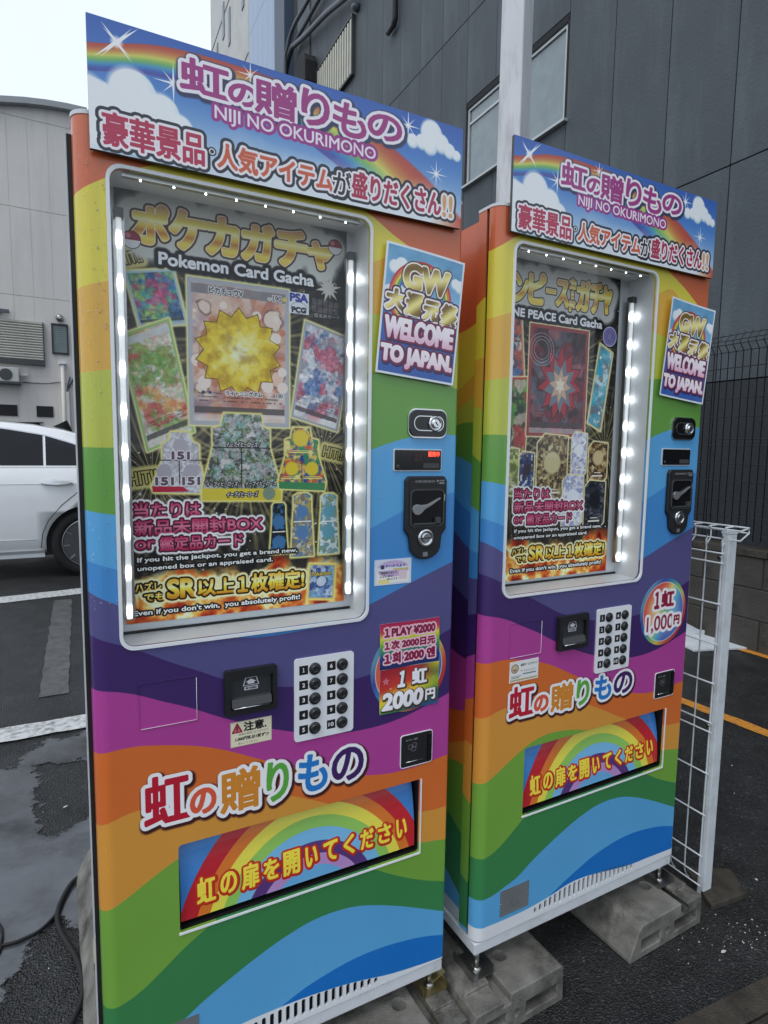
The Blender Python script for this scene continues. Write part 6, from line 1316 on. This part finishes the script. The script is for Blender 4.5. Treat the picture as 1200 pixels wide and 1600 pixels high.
# ------------------------------------------------------------------ white saloon car on the left
def make_car(root_loc, rz, label):
    T = empty('parked_car', root_loc, rz, label, 'car')
    k = 1.12; CWD = 1.82 * k
    M['carw'] = pbr('pearl_white_paint', (236, 238, 240), .22, var=.02, coat=1.0); M['tint'] = pbr('tinted_glass', (20, 23, 28), .08, var=.1, spec=.3); M['tyre'] = pbr('tyre_rubber', (26, 26, 27), .8, var=.15); M['rimm'] = pbr('alloy', (150, 152, 156), .3, .8, var=.05)
    # stations along the car, x forward from the rear axle: (x, sill z, belt z, roof z, half-width scale, roof half-width scale)
    ST = [(-1.18, .55, .86, .90, .60, .5), (-1.12, .42, 1.02, 1.06, .78, .66), (-1.0, .36, 1.12, 1.16, .88, .74), (-.8, .33, 1.165, 1.215, .94, .80), (-.55, .32, 1.185, 1.26, .97, .80), (-.30, .30, 1.195, 1.39, .985, .74), (-.05, .29, 1.20, 1.53, .995, .70), (.2, .285, 1.20, 1.62, 1, .69), (.5, .28, 1.20, 1.675, 1, .68), (.85, .28, 1.20, 1.70, 1, .68),
          (1.2, .28, 1.195, 1.70, 1, .68), (1.55, .28, 1.185, 1.68, 1, .68), (1.9, .28, 1.17, 1.62, 1, .68), (2.25, .28, 1.15, 1.50, .995, .70), (2.6, .28, 1.13, 1.34, .99, .74), (2.9, .29, 1.11, 1.18, .985, .80), (3.3, .30, 1.07, 1.11, .97, .80), (3.7, .32, 1.00, 1.05, .93, .76), (4.0, .34, .90, .95, .85, .68), (4.18, .42, .74, .78, .70, .55)]
    hw = CWD / 2; V = []; NS = len(ST)
    for x, sl, bl_, rf, ws, rs in ST:
        h = hw * ws; t = [(h * .90, sl), (h * .955, sl + .04), (h * .985, sl + (bl_ - sl) * .22), (h * 1.0, sl + (bl_ - sl) * .5), (h * .995, sl + (bl_ - sl) * .78), (h * .975, bl_ - .012), (h * .955, bl_),
             (h * .955 + (hw * rs - h * .955) * .55, bl_ + (rf - bl_) * .60), (hw * rs, bl_ + (rf - bl_) * .93), (hw * rs * .86, rf - .012 * (rf > 1.3)), (hw * rs * .45, rf + .012), (0, rf + .02)]
        V.append([(x, y, z) for y, z in t])
    b = MB(); ring = []
    for row in V:
        full = row + [(x, -y, z) for x, y, z in row[-2::-1]]; full = [(x, y - hw, z) for x, y, z in full]; ring.append(len(b.v)); b.v += full
    n = len(V[0]) * 2 - 1
    for a, c in zip(ring, ring[1:]):
        for i in range(n):
            j = (i + 1) % n; b.f.append((a + i, a + j, c + j, c + i)); b.m.append(0); b.sm.append(True)
    b.f.append(tuple(ring[0] + i for i in range(n))); b.f.append(tuple(ring[-1] + i for i in range(n))[::-1]); b.m += [0, 0]; b.sm += [False, False]
    body = b.build('body', M['carw'], T)
    cut = MB(); 
    for x in (0, 3.18): cut.lathe([(.415, -hw * 2 - .3), (.415, .3)], (x, 0, .375), 'Y', 40)
    co = cut.build('cutter', M['carw'], T); bpy.context.view_layer.update()
    md = body.modifiers.new('b', 'BOOLEAN'); md.operation = 'DIFFERENCE'; md.solver = 'EXACT'; md.object = co
    me = bpy.data.meshes.new_from_object(body.evaluated_get(bpy.context.evaluated_depsgraph_get())); body.modifiers.clear(); body.data = me; bpy.data.objects.remove(co)
    MB().box(-.6, 3.7, -hw * 2 + .1, -.1, .25, .9).build('underbody', M['tyre'], T)
    def side(x, z, off=.006):
        """outer surface of the left flank"""
        xs = [s[0] for s in ST]; i = int(np.clip(np.searchsorted(xs, x) - 1, 0, NS - 2)); t = (x - xs[i]) / (xs[i + 1] - xs[i])
        P = [tuple(V[i][m][q] * (1 - t) + V[i + 1][m][q] * t for q in range(3)) for m in range(len(V[0]))]
        zs = [p[2] for p in P[:9]]; ys = [p[1] for p in P[:9]]; return (x, np.interp(z, zs, ys) - hw + off, z)
    def side_patch(name, P, mat, off=.006, dens=10):
        """closed outline of (x,z) laid over the flank"""
        m = MB(); tri = geometry.tessellate_polygon([[Vector((x, z, 0)) for x, z in P]]); m.v = [side(x, z, off) for x, z in P]
        for t in tri: m.f.append(tuple(t)); m.m.append(0); m.sm.append(True)
        return m.build(name, mat, T)
    def grid_patch(name, xs, lo, hi, mat, off=.006, nz_=6):
        m = MB()
        for a, c in zip(xs, xs[1:]):
            for j in range(nz_):
                f = lambda x, t: side(x, lo(x) * (1 - t) + hi(x) * t, off)
                m.face([f(a, j / nz_), f(c, j / nz_), f(c, (j + 1) / nz_), f(a, (j + 1) / nz_)], 0, None, True)
        return m.build(name, mat, T)
    roofl = lambda x: np.interp(x, [-.34, -.15, .1, .4, .8, 1.2, 1.6, 2.0, 2.4, 2.62], [1.225, 1.335, 1.45, 1.545, 1.61, 1.625, 1.60, 1.52, 1.36, 1.22])
    belt = lambda x: np.interp(x, [-.4, 0, 1, 2, 2.7], [1.222, 1.225, 1.225, 1.20, 1.16])
    for x0, x1, nm in ((-.33, .385, 'quarter_window'), (.41, 1.33, 'rear_side_window'), (1.40, 2.55, 'front_side_window')):
        grid_patch(nm, list(np.linspace(x0, x1, 12)), belt, roofl, M['tint'], .008)
    grid_patch('belt_trim', list(np.linspace(-.38, 2.6, 30)), lambda x: belt(x) - .020, lambda x: belt(x) - .004, M['rim'], .012, 1)
    grid_patch('window_trim', list(np.linspace(-.33, 2.5, 30)), lambda x: roofl(x) + .004, lambda x: roofl(x) + .018, M['chrome'], .010, 1)
    grid_patch('sill_trim', list(np.linspace(.43, 2.75, 20)), lambda x: .235, lambda x: .315, M['rim'], .02, 2)
    # panel gaps
    def line(name, P, r=.004, mat=M['rubber'], off=.001):
        return MB().tube([side(x, z, off) for x, z in P], r, 5).build(name, mat, T)
    line('door_gap', [(.03, 1.20), (.03, 1.0), (.10, .93), (.25, .80), (.38, .64), (.44, .50), (.46, .34)]); line('door_gap', [(1.365, 1.20), (1.365, .34)]); line('door_gap', [(2.42, 1.14), (2.45, .9), (2.44, .34)])
    line('crease', [(x, 1.03) for x in np.linspace(-.9, 3.3, 24)], .003, M['carw'], .004); line('crease', [(x, .42 + .03 * math.sin(x)) for x in np.linspace(.5, 2.7, 12)], .004, M['carw'], .003)
    for x in (.29, 1.65):
        hd = MB(); pr = [(x + .30 * t - .16, 1.035 + .012 * math.sin(t * 3.14)) for t in [i / 10 for i in range(11)]]
        hd.prism([(x - .165, 1.035), (x - .12, 1.065), (x + .02, 1.075), (x + .12, 1.062), (x + .155, 1.040), (x + .12, 1.020), (x + .0, 1.012), (x - .10, 1.018)], lambda a, c: (a, side(a, c, .012)[1], c), lambda a, c: (a, side(a, c, .045)[1], c)); hd.build('door_handle', M['chrome'], T, bevel=.01)
    # roof glass, fin
    m_ = MB(); m_.prism([(.4, -hw - .45), (2.0, -hw - .45), (2.0, -hw + .45), (.4, -hw + .45)], lambda a, c: (a, c, np.interp(a, [.4, .8, 1.3, 2.0], [1.69, 1.722, 1.722, 1.62])), lambda a, c: (a, c, np.interp(a, [.4, .8, 1.3, 2.0], [1.70, 1.732, 1.732, 1.64]))); m_.build('roof_glass', M['tint'], T)
    m_ = MB(); m_.prism([(.10, 1.60), (.32, 1.66), (.16, 1.745)], lambda a, c: (a, -hw - .03, c), lambda a, c: (a, -hw + .03, c)); m_.build('antenna_fin', M['tint'], T)
    for y in (.0, -hw * 2):
        for x in (0, 3.18):
            s = 1 if y == 0 else -1; wh_ = empty('wheel', (0, 0, 0)); wh_.parent = T; wh_.location = Vector((x, y - s * .03, .375)) * K
            MB().lathe([(.24, s * -.22), (.35, s * -.24), (.372, s * -.20), (.372, s * -.04), (.355, s * -.01), (.275, s * .0), (.268, s * -.02)], (0, 0, 0), 'Y', 40).build('tyre', M['tyre'], wh_)
            MB().lathe([(.268, s * -.005), (.262, s * .002), (.252, s * -.004), (.250, s * -.06), (.05, s * -.07)], (0, 0, 0), 'Y', 40).build('wheel_rim', M['greyp'], wh_)
            MB().tube([(.260 * math.cos(a), s * -.002, .260 * math.sin(a)) for a in [i * math.pi / 20 for i in range(40)]], .006, 6, closed=True).build('rim_lip', M['rimm'], wh_)
            spk = MB().prism([(.03, -.014), (.252, -.007), (.252, .007), (.03, .014)], lambda a, c: (a, s * -.045 + s * .035 * (a > .1), c), lambda a, c: (a, s * -.03 + s * .035 * (a > .1), c)).mesh('spoke')
            for i in range(10): link('spoke', spk, M['rimm'], wh_, (0, 0, 0), (0, i * math.pi / 5 + .1, 0))
            MB().lathe([(.05, s * -.04), (.045, s * -.01), (.03, s * -.005)], (0, 0, 0), 'Y', 20).build('hub_cap', M['rimm'], wh_)
    # lamps
    MB().box(-1.14, -.86, -.42, -.10, .90, 1.04).build('tail_lamp', pbr('tail_lamp_red', (130, 20, 20), .15), T, bevel=.03); MB().box(-1.14, -.86, -hw * 2 + .10, -hw * 2 + .42, .90, 1.04).build('tail_lamp', bpy.data.materials['tail_lamp_red'], T, bevel=.03)
    MB().box(3.75, 4.06, -.42, -.16, .76, .90).build('headlight', M['chrome'], T, bevel=.04); MB().box(3.75, 4.06, -hw * 2 + .16, -hw * 2 + .42, .76, .90).build('headlight', M['chrome'], T, bevel=.04)
    return T
make_car((-3.25, 6.60, 0), rad(208), 'white saloon car with tinted windows parked at the left edge')
